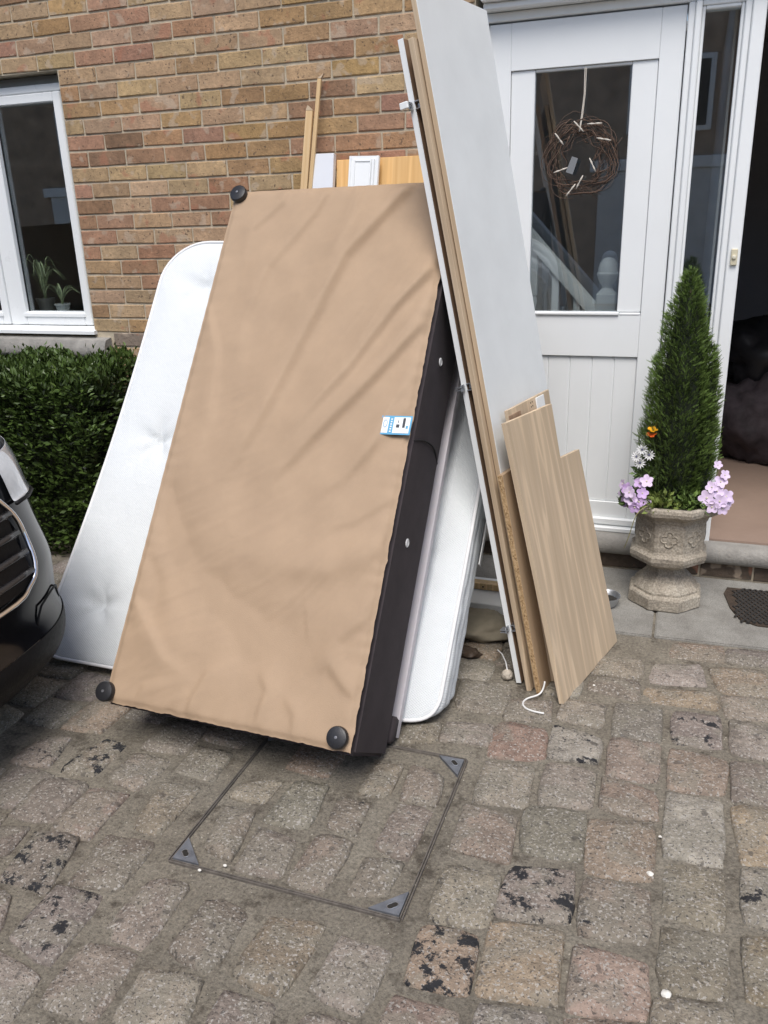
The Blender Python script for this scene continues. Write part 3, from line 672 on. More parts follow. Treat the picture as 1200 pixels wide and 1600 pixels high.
# ---------------------------------------------------------------- dark sacks inside the doorway
def sack(label, x, y, z, sx, sy, sz, c, seed):
    bm = bmesh.new(); bmesh.ops.create_icosphere(bm, subdivisions=4, radius=1); of = Vector((seed*3.1, seed, 0))
    for v in bm.verts:
        n_ = v.co.normalized(); k = 1+.26*noise.noise(n_*1.6+of)+.20*noise.noise(n_*4.5+of)+.14*abs(noise.noise(n_*8+of))+.05*noise.noise(n_*18+of); q = n_*k; q = Vector((q.x*sx, q.y*sy, q.z*sz)); q.z = max(q.z, -sz*.75); v.co = q
    me = bpy.data.meshes.new('sack'); bm.to_mesh(me); bm.free(); me.materials.append(c); me.polygons.foreach_set('use_smooth', [True]*len(me.polygons)); o = link('sack', me); o.location = (x, y, z+sz*.75+.002); tag(o, label, 'sack')
sm1 = plain('black_sack', (.02, .02, .022), .45, .2, 10, .3, 40); sm2 = plain('dark_cloth', (.045, .035, .04), .8, .5, 9, .4, 60)
sack('black lumpy sack, topmost of the heap inside the dark open doorway', 3.13, 1.65, .60, .36, .28, .22, sm1, 1)
sack('dark patterned bundle at the front of the heap in the doorway', 3.02, 1.45, .1805, .26, .22, .30, sm2, 2)
sack('wide dark bundle at the back of the heap in the doorway', 3.48, 1.62, .1805, .42, .30, .30, sm2, 3)
# ---------------------------------------------------------------- door mat
mat_ = thing('door_mat', 'black rubber lattice door mat with a frayed brown edge', 'door mat', (3.22, -.32, .011))
rub = plain('rubber', (.030, .027, .024), .8, .3, 40, .4, 200); fray = plain('coir', (.055, .038, .026), .95, .35, 60, 1., 160)
g = G(); bm = bmesh.new()
pts = [(-.37, .165), (-.385, .10), (-.365, -.04), (-.33, -.145), (-.27, -.18), (.36, -.19), (.37, .175)]
g.prism([(x, y, 0) for x, y in pts], (0, 0, .006)); g.build('base', fray, mat_, fix=True)
for sgn in (1, -1):
    for k in range(-18, 40):
        # diagonal rubber bars clipped to the mat
        P = []; c = k*.0225-.40
        for s in range(0, 41):
            y = -.17+.33*s/40; x = c+sgn*(y)*.55+.12
            if -.335+.02*math.sin(s) < x < .355: P.append((x, y, .0075 if sgn > 0 else .0085))
        if len(P) > 4:
            g = G(); g.tube([P[0], P[len(P)//2], P[-1]], .0048, 5); g.build('rubber_bar', rub, mat_)
def smooth_pts(P, n=5):
    P = [Vector(p) for p in P]; Q = []
    for i in range(len(P)-1):
        a, b, c, d = P[max(i-1, 0)], P[i], P[i+1], P[min(i+2, len(P)-1)]
        for k in range(n):
            s = k/n; Q.append(.5*((2*b)+(c-a)*s+(2*a-5*b+4*c-d)*s*s+(3*b-a-3*c+d)*s**3))
    return Q+[P[-1]]
# ---------------------------------------------------------------- divan base
RD = rvm((-.6158, .0055, -.037)); DP = Vector((.9449, -1.7033, 0)); DW, DH, DT = .864, 1.8772, .2885
div = thing('divan_base', 'upturned divan bed base leaning with its beige lined underside to the front', 'bed base', DP, rot=RD)
bm = bmesh.new(); bmesh.ops.create_cube(bm, size=1)
for v in bm.verts: v.co = Vector(((v.co.x+.5)*DW, (v.co.y-.5)*DT, (v.co.z+.5)*DH))
bmesh.ops.bevel(bm, geom=bm.edges[:], offset=.012, segments=3, affect='EDGES')
me = bpy.data.meshes.new('upholstered_frame'); bm.to_mesh(me); bm.free(); me.materials.append(darkfab_m); smooth_angle(link('upholstered_frame', me, div), 50)
# the lining: a sheet with sagging folds, puckered where it is stapled
CREASES = [  # polyline in the plane of the sheet, height, width on the steep side, width on the gentle side
    ([(.90, 1.62), (.855, 1.566), (.721, 1.382), (.603, 1.157), (.476, .974), (.381, .833)], .024, .020, .085),
    ([(.90, 1.43), (.867, 1.383), (.711, 1.161), (.583, .994), (.454, .825), (.361, .685)], .023, .020, .080),
    ([(.72, 1.90), (.679, 1.822), (.512, 1.586), (.428, 1.308), (.338, 1.007), (.248, .782), (.192, .629)], .024, .026, .090),
    ([(.40, 1.86), (.356, 1.759), (.221, 1.546), (.173, 1.333), (.199, 1.085)], .013, .022, .075),
    ([(.02, .72), (.063, .657), (.173, .509), (.341, .376), (.514, .291), (.662, .278), (.793, .378)], -.020, .085, .125),
    ([(.90, 1.15), (.856, 1.087), (.758, .926), (.654, .789), (.536, .715)], .011, .018, .060),
    ([(.90, .63), (.848, .598), (.686, .519), (.473, .518), (.253, .596)], .014, .050, .085),
    ([(.23, 1.88), (.220, 1.813), (.119, 1.705), (.099, 1.532)], .009, .016, .045), ([(.53, 1.88), (.501, 1.708), (.457, 1.573)], .008, .016, .05),
    ([(.85, .16), (.808, .187), (.746, .245), (.655, .196)], .010, .020, .045), ([(.32, .0), (.328, .060), (.360, .148), (.467, .212)], .009, .016, .045),
    ([(.0, .36), (.072, .289), (.182, .168), (.348, .087)], .011, .022, .055), ([(.90, .79), (.842, .755), (.732, .671), (.608, .633)], .008, .016, .05),
    ([(.90, .44), (.839, .396), (.756, .315), (.712, .171)], .009, .018, .05), ([(.55, .0), (.566, .135), (.521, .209)], .008, .015, .04),
    ([(.90, 1.26), (.784, 1.058), (.737, .898), (.740, .822)], .008, .014, .05), ([(.0, 1.42), (.10, 1.22), (.13, .98), (.10, .78)], .009, .02, .06), ([(.0, .52), (.09, .40), (.13, .22)], -.008, .03, .05), ([(.12, .0), (.15, .07), (.25, .12)], .006, .014, .03), ([(.68, .0), (.67, .08), (.61, .15)], .006, .014, .03)]
def crease(u, v, P, h, w1, w2):
    best = 9.; bt = 0; side = 1; n_ = len(P)-1
    for i in range(n_):
        ax, ay = P[i]; bx, by = P[i+1]; dx, dy = bx-ax, by-ay; t = ((u-ax)*dx+(v-ay)*dy)/(dx*dx+dy*dy); t = 0. if t < 0 else 1. if t > 1 else t
        ex, ey = u-ax-t*dx, v-ay-t*dy; d = ex*ex+ey*ey
        if d < best: best = d; bt = (i+t)/n_; side = dx*ey-dy*ex
    w = w1 if side > 0 else w2; w *= .6+.7*bt
    if best > 9*w*w: return 0.
    tp = min(1., (1-bt)*2.6); tp = tp*tp*(3-2*tp)
    return h*tp*math.exp(-best/(w*w))
nu, nv = 130, 270; V = []; F = []
for j in range(nv+1):
    for i in range(nu+1):
        u = .004+(DW-.010)*i/nu; v = .006+(DH-.012)*j/nv
        eu = min(u, DW-u); ev = min(v, DH-v); e = min(eu, ev); fall = 1-math.exp(-(e/.035)**2)
        d = sum(crease(u, v, *c_) for c_ in CREASES)*fall
        th = math.radians(54)-.30*(1-v/DH)+.25*noise.noise(Vector((u*1.1, v*.9, 9.))); ca, sa = math.cos(th), math.sin(th); ac, al = u*sa-v*ca, u*ca+v*sa
        msk = .35+.65*max(0, min(1, .5+1.3*noise.noise(Vector((u*2.1, v*1.7, 3.3)))))
        rid = 1-abs(noise.noise(Vector((ac*6.5, al*1.1, 2.)))); rid2 = 1-abs(noise.noise(Vector((ac*15+3, al*2.2, 7.)))); rid3 = 1-abs(noise.noise(Vector((ac*30+3, al*5+1, 12.))))
        d = d+fall*msk*(.0028*rid**3+.0022*rid2**5+.0014*rid3**5-.0012)
        d += fall*(.004*noise.noise(Vector((u*3.2+v*1.3, v*1.6-u*.8, 1.7)))+.0035*noise.noise(Vector((u*9+v*5, v*5-u*3, 5.))))
        # staple puckers
        s = v if eu < ev else u
        d += .0022*math.exp(-(e/.03)**1)*math.sin(s*2*PI/.06+6*noise.noise(Vector((s*6, 0, 0))))*(1-math.exp(-(e/.004)))
        uu, vv = u, v
        if DW-u < .02: uu += .004*noise.noise(Vector((v*22, 2, 0)))+.002*noise.noise(Vector((v*70, 5, 0)))
        if v < .02: vv += .004*noise.noise(Vector((u*22, 4, 0)))+.002*noise.noise(Vector((u*70, 7, 0)))
        V.append((uu, -DT-.003-.010*fall*0-max(.0015, d+.0165*(1-math.exp(-(e/.014)**2)), .4*(d+.020)), vv))
for j in range(nv):
    for i in range(nu):
        a = j*(nu+1)+i; F.append((a, a+1, a+nu+2, a+nu+1))
obj('underside_lining', V, F, lining_m, div, True)
for fx, fz in ((.030, 1.850), (.012, .036), (.818, .042), (.835, 1.845)):
    ft = bpy.data.objects.new('foot', None); COL.objects.link(ft); ft.parent = div; c = (fx, -DT-.001, fz)
    g = G(); g.lathe([(.012, 0), (.012, .016), (.031, .018), (.0325, .022), (.0325, .032), (.030, .038), (.020, .0405), (.006, .041)], c, 28, axis=(0, -1, 0)); smooth_angle(g.build('glide', black_plastic, ft), 35)
    g = G(); g.lathe([(.0045, 0), (.0045, .0435), (.002, .0438)], c, 10, axis=(0, -1, 0)); g.build('screw', plain('screw', (.25, .25, .26), .4, metal=.8) if 'screw' not in bpy.data.materials else bpy.data.materials['screw'], ft)
for y, z in ((-.166, 1.275), (-.167, .654)):
    g = G(); g.lathe([(.014, 0), (.014, .002), (.011, .0035), (.0105, .0025), (.003, .0025)], (DW, y, z), 20, axis=(1, 0, 0)); smooth_angle(g.build('vent_button', plain('vent_white', (.70, .70, .70), .4) if 'vent_white' not in bpy.data.materials else bpy.data.materials['vent_white'], div), 40)
g = G(); pts = [(DW+.003, -.276, .955), (DW+.006, -.20, .985), (DW+.008, -.117, 1.0), (DW+.006, -.06, .995), (DW+.002, -.01, .972)]
g.tube([(x-.003, y, z) for x, y, z in smooth_pts(pts)], .0028, 6)
g.build('webbing_handle', plain('black_webbing', (.012, .011, .012), .9), div, True)
# care label pinned on the lining's right edge
lab = bpy.data.objects.new('label_card', None); COL.objects.link(lab); lab.parent = div; yl = -DT-.034
lb, lw, lk = plain('label_blue', (.10, .36, .58), .4), plain('label_white', (.80, .82, .82), .4), plain('label_ink', (.03, .035, .045), .5)
def card(name, x0, x1, z0, z1, d, m):
    g = G(); sk = .006
    def P(x, z): return (x, yl-d, z+(x-.76)*.03)
    g.prism([P(x0, z0), P(x1, z0), P(x1, z1), P(x0, z1)], (0, .0008, 0)); g.build(name, m, lab, fix=True)
card('card_back', .764, .864, .952, 1.014, 0, lb); card('panel', .769, .790, .957, 1.009, .001, lw); card('panel', .806, .859, .957, 1.009, .001, lw)
card('bar', .836, .844, .975, 1.006, .002, lk); card('mark', .816, .826, .975, .985, .002, lk); card('mark', .820, .822, .990, .998, .002, lk)
card('mark', .848, .855, .972, .981, .002, lb)
for k in range(6): card('mark', .796, .801, .960+k*.008, .9645+k*.008, .001, lw)
for a, b in ((0, 2*PI),):
    g = G(); g.tube([(.7795+.006*math.cos(t*PI/8), yl-.002, .988+.012*math.sin(t*PI/8)) for t in range(17)], .0007, 4, caps=False); g.build('logo_ring', lb, lab)
# ---------------------------------------------------------------- slabs wedged behind the divan (parallel to it)
fab = thing('fabric_block', 'small charcoal fabric block wedged under the right rear edge of the divan base', 'fabric block', DP+RD@Vector((0, 0, .043)), rot=RD)
g = G(); g.bev((.45, .004, 0), (DW+.006, .058, .085), .01); smooth_angle(g.build('padded_board', darkfab_m, fab), 50)
wp = thing('cupboard_side', 'thin white panel showing only its long edge between divan base and mattress', 'panel', DP+RD@Vector((0, 0, .062)), rot=RD)
g = G(); g.bev((.05, .063, 0), (DW+.002, .092, 1.62), .0015); g.build('panel_board', plain('offwhite_edge', (.55, .52, .54), .5, .05), wp)
# ---------------------------------------------------------------- mattress
RM = rvm((-.685, .018, .008)); MP = Vector((.315, -1.592, .06)); MW, MH, MT = 1.60, 1.90, .22
mats_ = thing('mattress', 'large white button-tufted mattress leaning behind the divan base', 'mattress', (MP.x+MW/2, MP.y+.1, 0))
def rrect(n, r=.12, r2=.20):
    """rounded rectangle outline, centred"""
    P = []; hx, hz = MW/2, MH/2
    for cx, cz, a0, r in ((hx-r2, hz-r2, 0, r2), (-hx+r2, hz-r2, PI/2, r2), (-hx+r, -hz+r, PI, r), (hx-r, -hz+r, 1.5*PI, r)):
        for k in range(11): a = a0+PI/2*k/10; P.append((cx+r*math.cos(a), cz+r*math.sin(a)))
    Q = []
    for i in range(len(P)):
        a, b = P[i], P[(i+1) % len(P)]; L = math.hypot(b[0]-a[0], b[1]-a[1]); m = max(1, int(L/.022))
        for k in range(m): Q.append((a[0]+(b[0]-a[0])*k/m, a[1]+(b[1]-a[1])*k/m))
    return Q
OUT = rrect(0); no = len(OUT); TUFT = [(.225, 1.67), (.222, .934), (.208, .228), (.62, 1.30), (.62, .58), (1.0, 1.67), (1.0, .934), (1.40, 1.30), (1.40, .58), (1.02, .228)]
def mpos(x, y, z):
    """mattress-local (x right, y depth, z up) to world, sagging at the foot, squashed where it meets the ground"""
    bow = .035*math.sin(PI*min(1, max(0, z/MH)))
    x2 = x-(.05*(1-x/MW)*math.sin(PI*min(1, max(0, z/MH)))*-.4)
    p = MP+RM@Vector((x2, y+bow*.6, z)); zf = .012
    if p.z < .10: p.z = zf+(p.z-zf)*1.0 if p.z > .10 else p.z
    if p.z < zf+.05:
        q = zf+.05-p.z; p.z = zf+.05*math.exp(-q/.05); p.y += q*.25
    return p-mats_.location
V = []; F = []; rings = [.0]+[k/64 for k in range(1, 65)]
def face_depth(x, z, s):
    d = .022*s**10-.012*(1-s**4)
    for tx, tz in TUFT:
        q = math.hypot(x-tx, z-tz)
        if q < .35: d += .034*math.exp(-(q/.022)**1.2)+.036*math.exp(-(q/.085)**1.3)*(1+.35*math.sin(5*math.atan2(z-tz, x-tx)))
    return d+.003*noise.noise(Vector((x*4, z*4, 0)))
for s in rings[1:]:
    for ox, oz in OUT:
        x, z = MW/2+ox*s, MH/2+oz*s; V.append(mpos(x, face_depth(x, z, s), z))
bord = [(.030, .004), (.038, .012), (.055, .017), (.072, .010), (.080, .006), (.090, .013), (.110, .019), (.130, .013), (.140, .006), (.150, .013), (.168, .017), (.185, .010), (.195, .002), (.205, -.01)]
for dy, ex in bord:
    for i, (ox, oz) in enumerate(OUT):
        a, b = OUT[i-1], OUT[(i+1) % no]; nx, nz = (b[1]-a[1]), -(b[0]-a[0]); L = math.hypot(nx, nz); ex2 = ex+.006*noise.noise(Vector((ox*9, oz*9, dy*14)))+.003*noise.noise(Vector((ox*25, oz*25, dy*30))); V.append(mpos(MW/2+ox+nx/L*ex2, dy, MH/2+oz+nz/L*ex2))
for s in (.96, .6, .2):
    for ox, oz in OUT: V.append(mpos(MW/2+ox*s, MT-.004, MH/2+oz*s))
nr = len(V)//no
for r in range(nr-1):
    for i in range(no): F.append((r*no+i, r*no+(i+1) % no, (r+1)*no+(i+1) % no, (r+1)*no+i))
V.append(mpos(MW/2, face_depth(MW/2, MH/2, 0), MH/2)); c = len(V)-1
for i in range(no): F.append((c, (i+1) % no, i))
F.append(tuple((nr-1)*no+i for i in range(no)))
o = obj('knitted_cover', V, F, mattress_m, mats_, True)
bm = bmesh.new(); bm.from_mesh(o.data); bmesh.ops.recalc_face_normals(bm, faces=bm.faces[:]); bm.to_mesh(o.data); bm.free()
for dy, ex in ((.024, .004), (.205, -.004)):
    g = G(); P = []
    for i, (ox, oz) in enumerate(OUT):
        a, b = OUT[i-1], OUT[(i+1) % no]; nx, nz = (b[1]-a[1]), -(b[0]-a[0]); L = math.hypot(nx, nz); P.append(mpos(MW/2+ox+nx/L*ex, dy, MH/2+oz+nz/L*ex))
    g.tube(P+[P[0]], .0065, 8, caps=False); g.build('piping', piping_m, mats_, True)
for tx, tz in TUFT:
    g = G(); c = mpos(tx, face_depth(tx, tz, max(abs(tx-MW/2)/(MW/2), abs(tz-MH/2)/(MH/2)))-.003, tz); ax = RM@Vector((0, -1, 0))
    A = RM@Vector((1, 0, 0)); B = RM@Vector((0, 0, 1))
    g.tube([c+ax*.003+(A*math.cos(k*PI/8)+B*math.sin(k*PI/8))*.011 for k in range(17)], .0035, 6, caps=False); g.lathe([(.008, 0), (.006, .003), (.001, .004)], c, 12, axis=ax); g.build('tuft_button', piping_m, mats_, True)
g = G(); P = [mpos(MW+.021, .168, z) for z in (.62, .66, .80, .92, .96)]; nrm = RM@Vector((0, 1, 0))*.013
W_ = []
for p in P: W_ += [p-nrm+Vector((.004, 0, 0)), p+nrm+Vector((.004, 0, 0))]
g.add(W_, [(2*i, 2*i+1, 2*i+3, 2*i+2) for i in range(4)]); o = g.build('carry_handle', piping_m, mats_); md = o.modifiers.new('thick', 'SOLIDIFY'); md.thickness = .004
# ---------------------------------------------------------------- boards leaning on the right
RC = rvm((-.1724, -.1403, 1.365)); CP = Vector((2.1823, -1.2014, 0)); LFT = .004
def leaning(name, label, cat, x, c, z=0.): return thing(name, label, cat, CP+RC@Vector((x, -c, z+LFT)), rot=RC)
# A: narrow white-edged cupboard door with hinges, leftmost
bA = leaning('hinged_door_panel', 'brown cupboard door with a white edge and three metal hinges, leftmost leaning board', 'cupboard door', 0, -.066, .018)
g = G(); g.bev((.0015, -.018, 0), (.50, 0, 2.135), .001); g.build('door_board', brown_m, bA)
g = G(); g.bev((-.001, -.0185, 0), (.0013, .0005, 2.135), .0004); g.build('edge_strip', white_paint, bA)
g = G(); g.box((.002, .0005, .002), (.499, .0018, 2.133)); g.build('back_face', melamine_m, bA)
for k, b in enumerate((1.945, 1.075, .215)):
    h = bpy.data.objects.new('hinge', None); COL.objects.link(h); h.parent = bA
    g = G(); g.bev((-.005, -.050, b-.012), (.040, -.0185, b-.009), .001); g.bev((-.005, -.050, b+.009), (.040, -.0185, b+.012), .001); g.bev((.010, -.046, b-.0085), (.034, -.0186, b+.0085), .003)
    g.lathe([(.0175, 0), (.0175, .003)], (.045, -.0186, b), 20, axis=(0, -1, 0)); g.build('hinge_cup', steel_m, h)
    g = G(); g.bev((-.030, -.012, b-.011), (-.0015, -.008, b+.011), .001); g.bev((-.034, -.014, b-.006), (-.004, .010, b-.003), .001); g.bev((-.034, -.014, b+.003), (-.004, .010, b+.006), .001); g.lathe([(.004, 0), (.0045, .002), (.002, .003)], (-.018, -.012, b), 10, axis=(0, -1, 0)); g.build('hinge_arm', steel_m, h)
    if k == 0:
        g = G(); g.bev((-.046, -.016, b-.010), (-.0345, .012, b+.010), .002); g.build('end_cap', white_paint, h)
# B: raw timber-edged board
bB = leaning('wood_edged_board', 'long board with raw pale wood edge between the hinged door and white panel', 'board', -.022, -.022)
g = G(); g.bev((.0, -.018, 0), (.50, 0, 2.138), .0015); g.build('board_core', edge_m, bB)
g = G(); g.bev((.05, -.0195, .01), (.49, -.0182, 2.12), .0004); g.build('brown_face', brown_m, bB)
# C: tall white panel
bC = leaning('white_wardrobe_panel', 'tallest leaning board, wide flat white wardrobe panel with pale wood edge', 'panel', 0, 0)
g = G(); g.bev((.0, -.0165, 0), (.521, 0, 2.295), .001); g.build('panel_core', edge_m, bC)
g = G(); g.bev((.0012, -.0182, .001), (.520, -.0167, 2.2935), .0004); g.build('white_face', melamine_m, bC)
g = G(); g.bev((.0, -.0182, .0), (.0011, -.0167, 2.2945), .0003); g.build('white_lip', white_paint, bC)
# D: short tan board with crumbling chipboard edge
bD = leaning('chipboard_shelf', 'short tan shelf with a rough chipboard edge behind the pale oak board', 'shelf board', -.036, .0215)
g = G(); g.bev((.0016, -.018, 0), (.46, 0, .795), .001); g.build('shelf_core', tan_m, bD)
g = G(); g.bev((.0, -.0178, .0), (.0015, -.0002, .7945), .0004); g.build('chipboard_edge', chip_m, bD)
# E: board seen as a sliver above the front one
bE = leaning('drilled_wood_board', 'wooden board with dowel holes peeping above the notched oak board', 'board', .06, .0405)
g = G(); g.bev((0, -.012, 0), (.385, 0, .990), .001); g.build('board_core', oak_m, bE)
g = G(); g.bev((.0, -.0145, .88), (.10, -.0122, .970), .0006); g.build('dark_veneer', brown_m, bE)
g = G(); g.bev((.245, -.0165, .90), (.320, -.0122, .984), .001); g.build('white_block', white_paint, bE)
for x, z in ((.20, .976), (.215, .977), (.20, .962), (.215, .963)):
    g = G(); g.lathe([(.003, 0), (.003, .0006)], (x, -.0121, z), 10, axis=(0, -1, 0)); g.build('dowel_hole', dark_hole, bE)
# F: notched oak board in front
RF = rvm((-.2252, -.1533, 1.3055)); FP = Vector((2.2787, -1.2758, .006))
bF = thing('notched_oak_board', 'pale oak laminate board with a stepped notch, frontmost of the leaning boards', 'board', FP, rot=RF)
g = G(); poly = [(0, 0), (.53, .002), (.517, .780), (.345, .787), (.358, .983), (0, .984)]
g.prism([(x, -.018, z) for x, z in poly], (0, .018, 0)); o = g.build('oak_face', oak_m, bF, fix=True)
g = G()
for i in range(len(poly)):
    a, b = Vector((poly[i][0], 0, poly[i][1])), Vector((poly[(i+1) % 6][0], 0, poly[(i+1) % 6][1])); d = (b-a).normalized(); n_ = Vector((d.z, 0, -d.x))
    g.prism([a+Vector((0, -.0175, 0)), b+Vector((0, -.0175, 0)), b+n_*.0008+Vector((0, -.0175, 0)), a+n_*.0008+Vector((0, -.0175, 0))], (0, .017, 0))
g.build('edge_banding', wood_material('oak_edge', (.55, .42, .28), (.62, .49, .34), (.68, .55, .40), 1., .6), bF, fix=True)
# ---------------------------------------------------------------- timber stood behind the bed, against the wall
def plank(name, label, cat, top, bot, wdt, thk, m, parts=None):
    top, bot = Vector(top), Vector(bot); z = (top-bot).normalized(); x = Vector((1, 0, 0)); x = (x-z*x.dot(z)).normalized(); y = z.cross(x); L = (top-bot).length
    t = thing(name, label, cat, bot, rot=Matrix((x, y, z)).transposed()); g = G(); g.bev((-wdt/2, -thk/2, 0), (wdt/2, thk/2, L), .002)
    g.build('timber' if parts is None else 'backing_board', m, t); return t, L
t, L = plank('pine_strip', 'shorter pine strip with an angled cut top, left of the taller one', 'timber strip', (.915, -.035, 2.055), (.760, -.38, .012), .034, .016, pine_m)
g = G(); g.prism([(-.017, -.008, L+.0005), (.017, -.008, L+.0005), (-.010, -.008, L+.022)], (0, .016, 0)); g.build('angled_tip', edge_m, t, fix=True)
t, L = plank('pine_strip', 'tallest thin pine strip standing against the brick wall behind the bed', 'timber strip', (.968, -.03, 2.180), (.755, -.345, .012), .018, .014, pine_m)
g = G(); g.prism([(-.009, -.007, L+.0005), (.009, -.007, L+.0005), (.020, -.007, L+.022), (.010, -.007, L+.013)], (0, .014, 0)); g.build('angled_tip', edge_m, t, fix=True)
t, L = plank('white_plank', 'narrow plain white plank standing behind the divan base', 'plank', (.985, -.055, 1.872), (.955, -.40, .012), .100, .030, plain('plank_white', (.74, .76, .80), .4, .03))
t, L = plank('orange_pine_board', 'wide orange pine board standing against the brick wall', 'board', (1.345, -.030, 1.845), (1.345, -.36, .012), .62, .018, orange_m)
t, L = plank('moulded_panel', 'short white moulded cupboard front in front of the orange board', 'cupboard front', (1.185, -.075, 1.853), (1.115, -.41, .012), .140, .016, white_paint, 1)
chipw = plain('chipped_edge', (.66, .58, .50), .6, .15, 30)
for x0, x1, d in ((-.069, -.060, .004), (-.046, -.040, .005), (.030, .036, .006), (.040, .052, .009), (.058, .069, .004)):
    g = G(); g.bev((x0, -.008-d, .05), (x1, -.0083, L-.001-(.012 if abs(x0) < .05 else 0)), .002); g.build('moulding', white_paint, t)
g = G(); g.bev((-.040, -.0115, L-.024), (.029, -.0083, L-.017), .001); g.build('moulding', white_paint, t)
g = G(); g.bev((-.068, -.0078, L+.0004), (.068, .0078, L+.0012), .0003); g.build('chipped_top', chipw, t)
# ---------------------------------------------------------------- odds and ends in the gap between mattress and boards
t = thing('timber_batten', 'short pine batten lying in the dark gap behind the boards', 'batten', (1.80, -.60, .10)); g = G(); g.bev((-.12, -.022, -.012), (.16, .022, .016), .002); g.build('timber', pine_m, t)
g = G(); g.lathe([(.004, 0), (.004, .001)], (.06, -.0222, .002), 8, axis=(0, -1, 0)); g.build('knot', dark_hole, t)
t = thing('white_offcut', 'white board offcut lying under the batten in the dark gap', 'board offcut', (1.80, -.62, .012)); g = G(); g.bev((-.15, -.13, 0), (.20, .13, .074), .003); g.build('offcut', white_paint, t)
def bag(name, label, cat, loc, s, c, seed, amp=.16):
    bm = bmesh.new(); bmesh.ops.create_icosphere(bm, subdivisions=4, radius=1); of = Vector((seed*2.7, seed*1.3, 0))
    for v in bm.verts:
        n_ = v.co.normalized(); k = 1+amp*noise.noise(n_*1.7+of)+amp*.5*noise.noise(n_*4+of)+amp*.25*noise.noise(n_*9+of); v.co = Vector((n_.x*k*s[0], n_.y*k*s[1], max(n_.z*k*s[2], -s[2]*.8)))
    me = bpy.data.meshes.new(name); bm.to_mesh(me); bm.free(); me.materials.append(c); me.polygons.foreach_set('use_smooth', [True]*len(me.polygons)); o = link(name, me); o.location = (loc[0], loc[1], loc[2]+s[2]*.8); tag(o, label, cat)
bag('cloth_bundle', 'crumpled cream cloth bundle on the ground in the gap behind the boards', 'cloth bundle', (1.90, -.86, .003), (.14, .11, .050), plain('cream_cloth', (.24, .21, .155), .9, .2, 14, .4, 80), 3)
bag('leather_scrap', 'small dark brown scrap on the ground beside the cloth bundle', 'scrap', (1.885, -1.04, .003), (.06, .04, .016), plain('scrap_brown', (.05, .032, .02), .6, .3, 40), 8, .4)
# pompom on a cord
t = thing('pull_cord_ball', 'pale fluffy ball on a short cord beside the foot of the hinged door', 'ball', (2.076, -1.165, .0))
bm = bmesh.new(); bmesh.ops.create_icosphere(bm, subdivisions=3, radius=.0205)
for v in bm.verts: v.co *= 1+random.uniform(-.06, .06)
for v in bm.verts: v.co.z += .0215
me = bpy.data.meshes.new('ball'); bm.to_mesh(me); bm.free(); me.materials.append(plain('wool', (.52, .46, .38), .95, .2, 120, .8, 300)); link('ball', me, t)
g = G(); g.tube([(0, 0, .040), (-.012, .030, .055), (-.035, .075, .06), (-.060, .115, .052)], .0022, 6); g.build('cord', piping_m, t)
# white cable
g = G(); cp = [(2.222, -1.236, .06), (2.218, -1.246, .035), (2.206, -1.262, .020), (2.172, -1.294, .017), (2.163, -1.325, .017), (2.176, -1.352, .017), (2.206, -1.365, .017), (2.242, -1.369, .018)]
g.tube(smooth_pts(cp), .0032, 8); tag(g.build('cable', plain('white_cable', (.78, .78, .76), .4), None, True), 'short white cable curling onto the setts from under the boards', 'cable')
# metal dish behind the oak board
t = thing('metal_dish', 'small round metal dish half hidden behind the notched oak board', 'dish', (2.358, -.470, .0115)); g = G(); g.lathe([(.035, 0), (.045, .008), (.056, .040), (.060, .046), (.060, .049), (.055, .046), (.043, .012), (.03, .008)], n=32); smooth_angle(g.build('bowl', steel_m, t), 50)
g = G(); g.lathe([(.048, .028), (.02, .029)], n=20); g.build('dark_filling', dark_hole, t)
# ---------------------------------------------------------------- hedge
def leaf_cloud(name, pts, size, m, parent, rr, aspect=.45, upb=.3, fold=True):
    """pts: (position, outward direction, shade); each leaf a folded pair of quads"""
    V = []; F = []; sh = []
    for p, n_, s in pts:
        L = size*rr.uniform(.65, 1.3); d = (n_+Vector((rr.uniform(-1, 1), rr.uniform(-1, 1), rr.uniform(-1, 1)+upb))*.9)
        if d.length < 1e-4: d = Vector((0, 0, 1))
        d.normalize(); a = d.cross(Vector((rr.uniform(-1, 1), rr.uniform(-1, 1), rr.uniform(-1, 1))))
        if a.length < 1e-4: a = d.orthogonal()
        a.normalize(); b = a.cross(d); w_ = L*aspect*.5; k = len(V); q = p
        V += [q, q+d*L*.5+a*w_+b*w_*.35, q+d*L, q+d*L*.5-a*w_+b*w_*.35]
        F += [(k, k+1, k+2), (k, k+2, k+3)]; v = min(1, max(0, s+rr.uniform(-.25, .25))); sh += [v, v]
    o = obj(name, V, F, m, parent, False); shade_attr(o, sh); o['kind'] = 'stuff'; return o
HX0, HX1, HY0, HY1, HZ = -3.2, -.06, -.66, -.075, .935
hedge = thing('hedge', 'clipped dark green hedge under the window, behind the car', 'hedge', ((HX0+HX1)/2, (HY0+HY1)/2, 0))
hl = hedge.location; rr = random.Random(11); pts = []
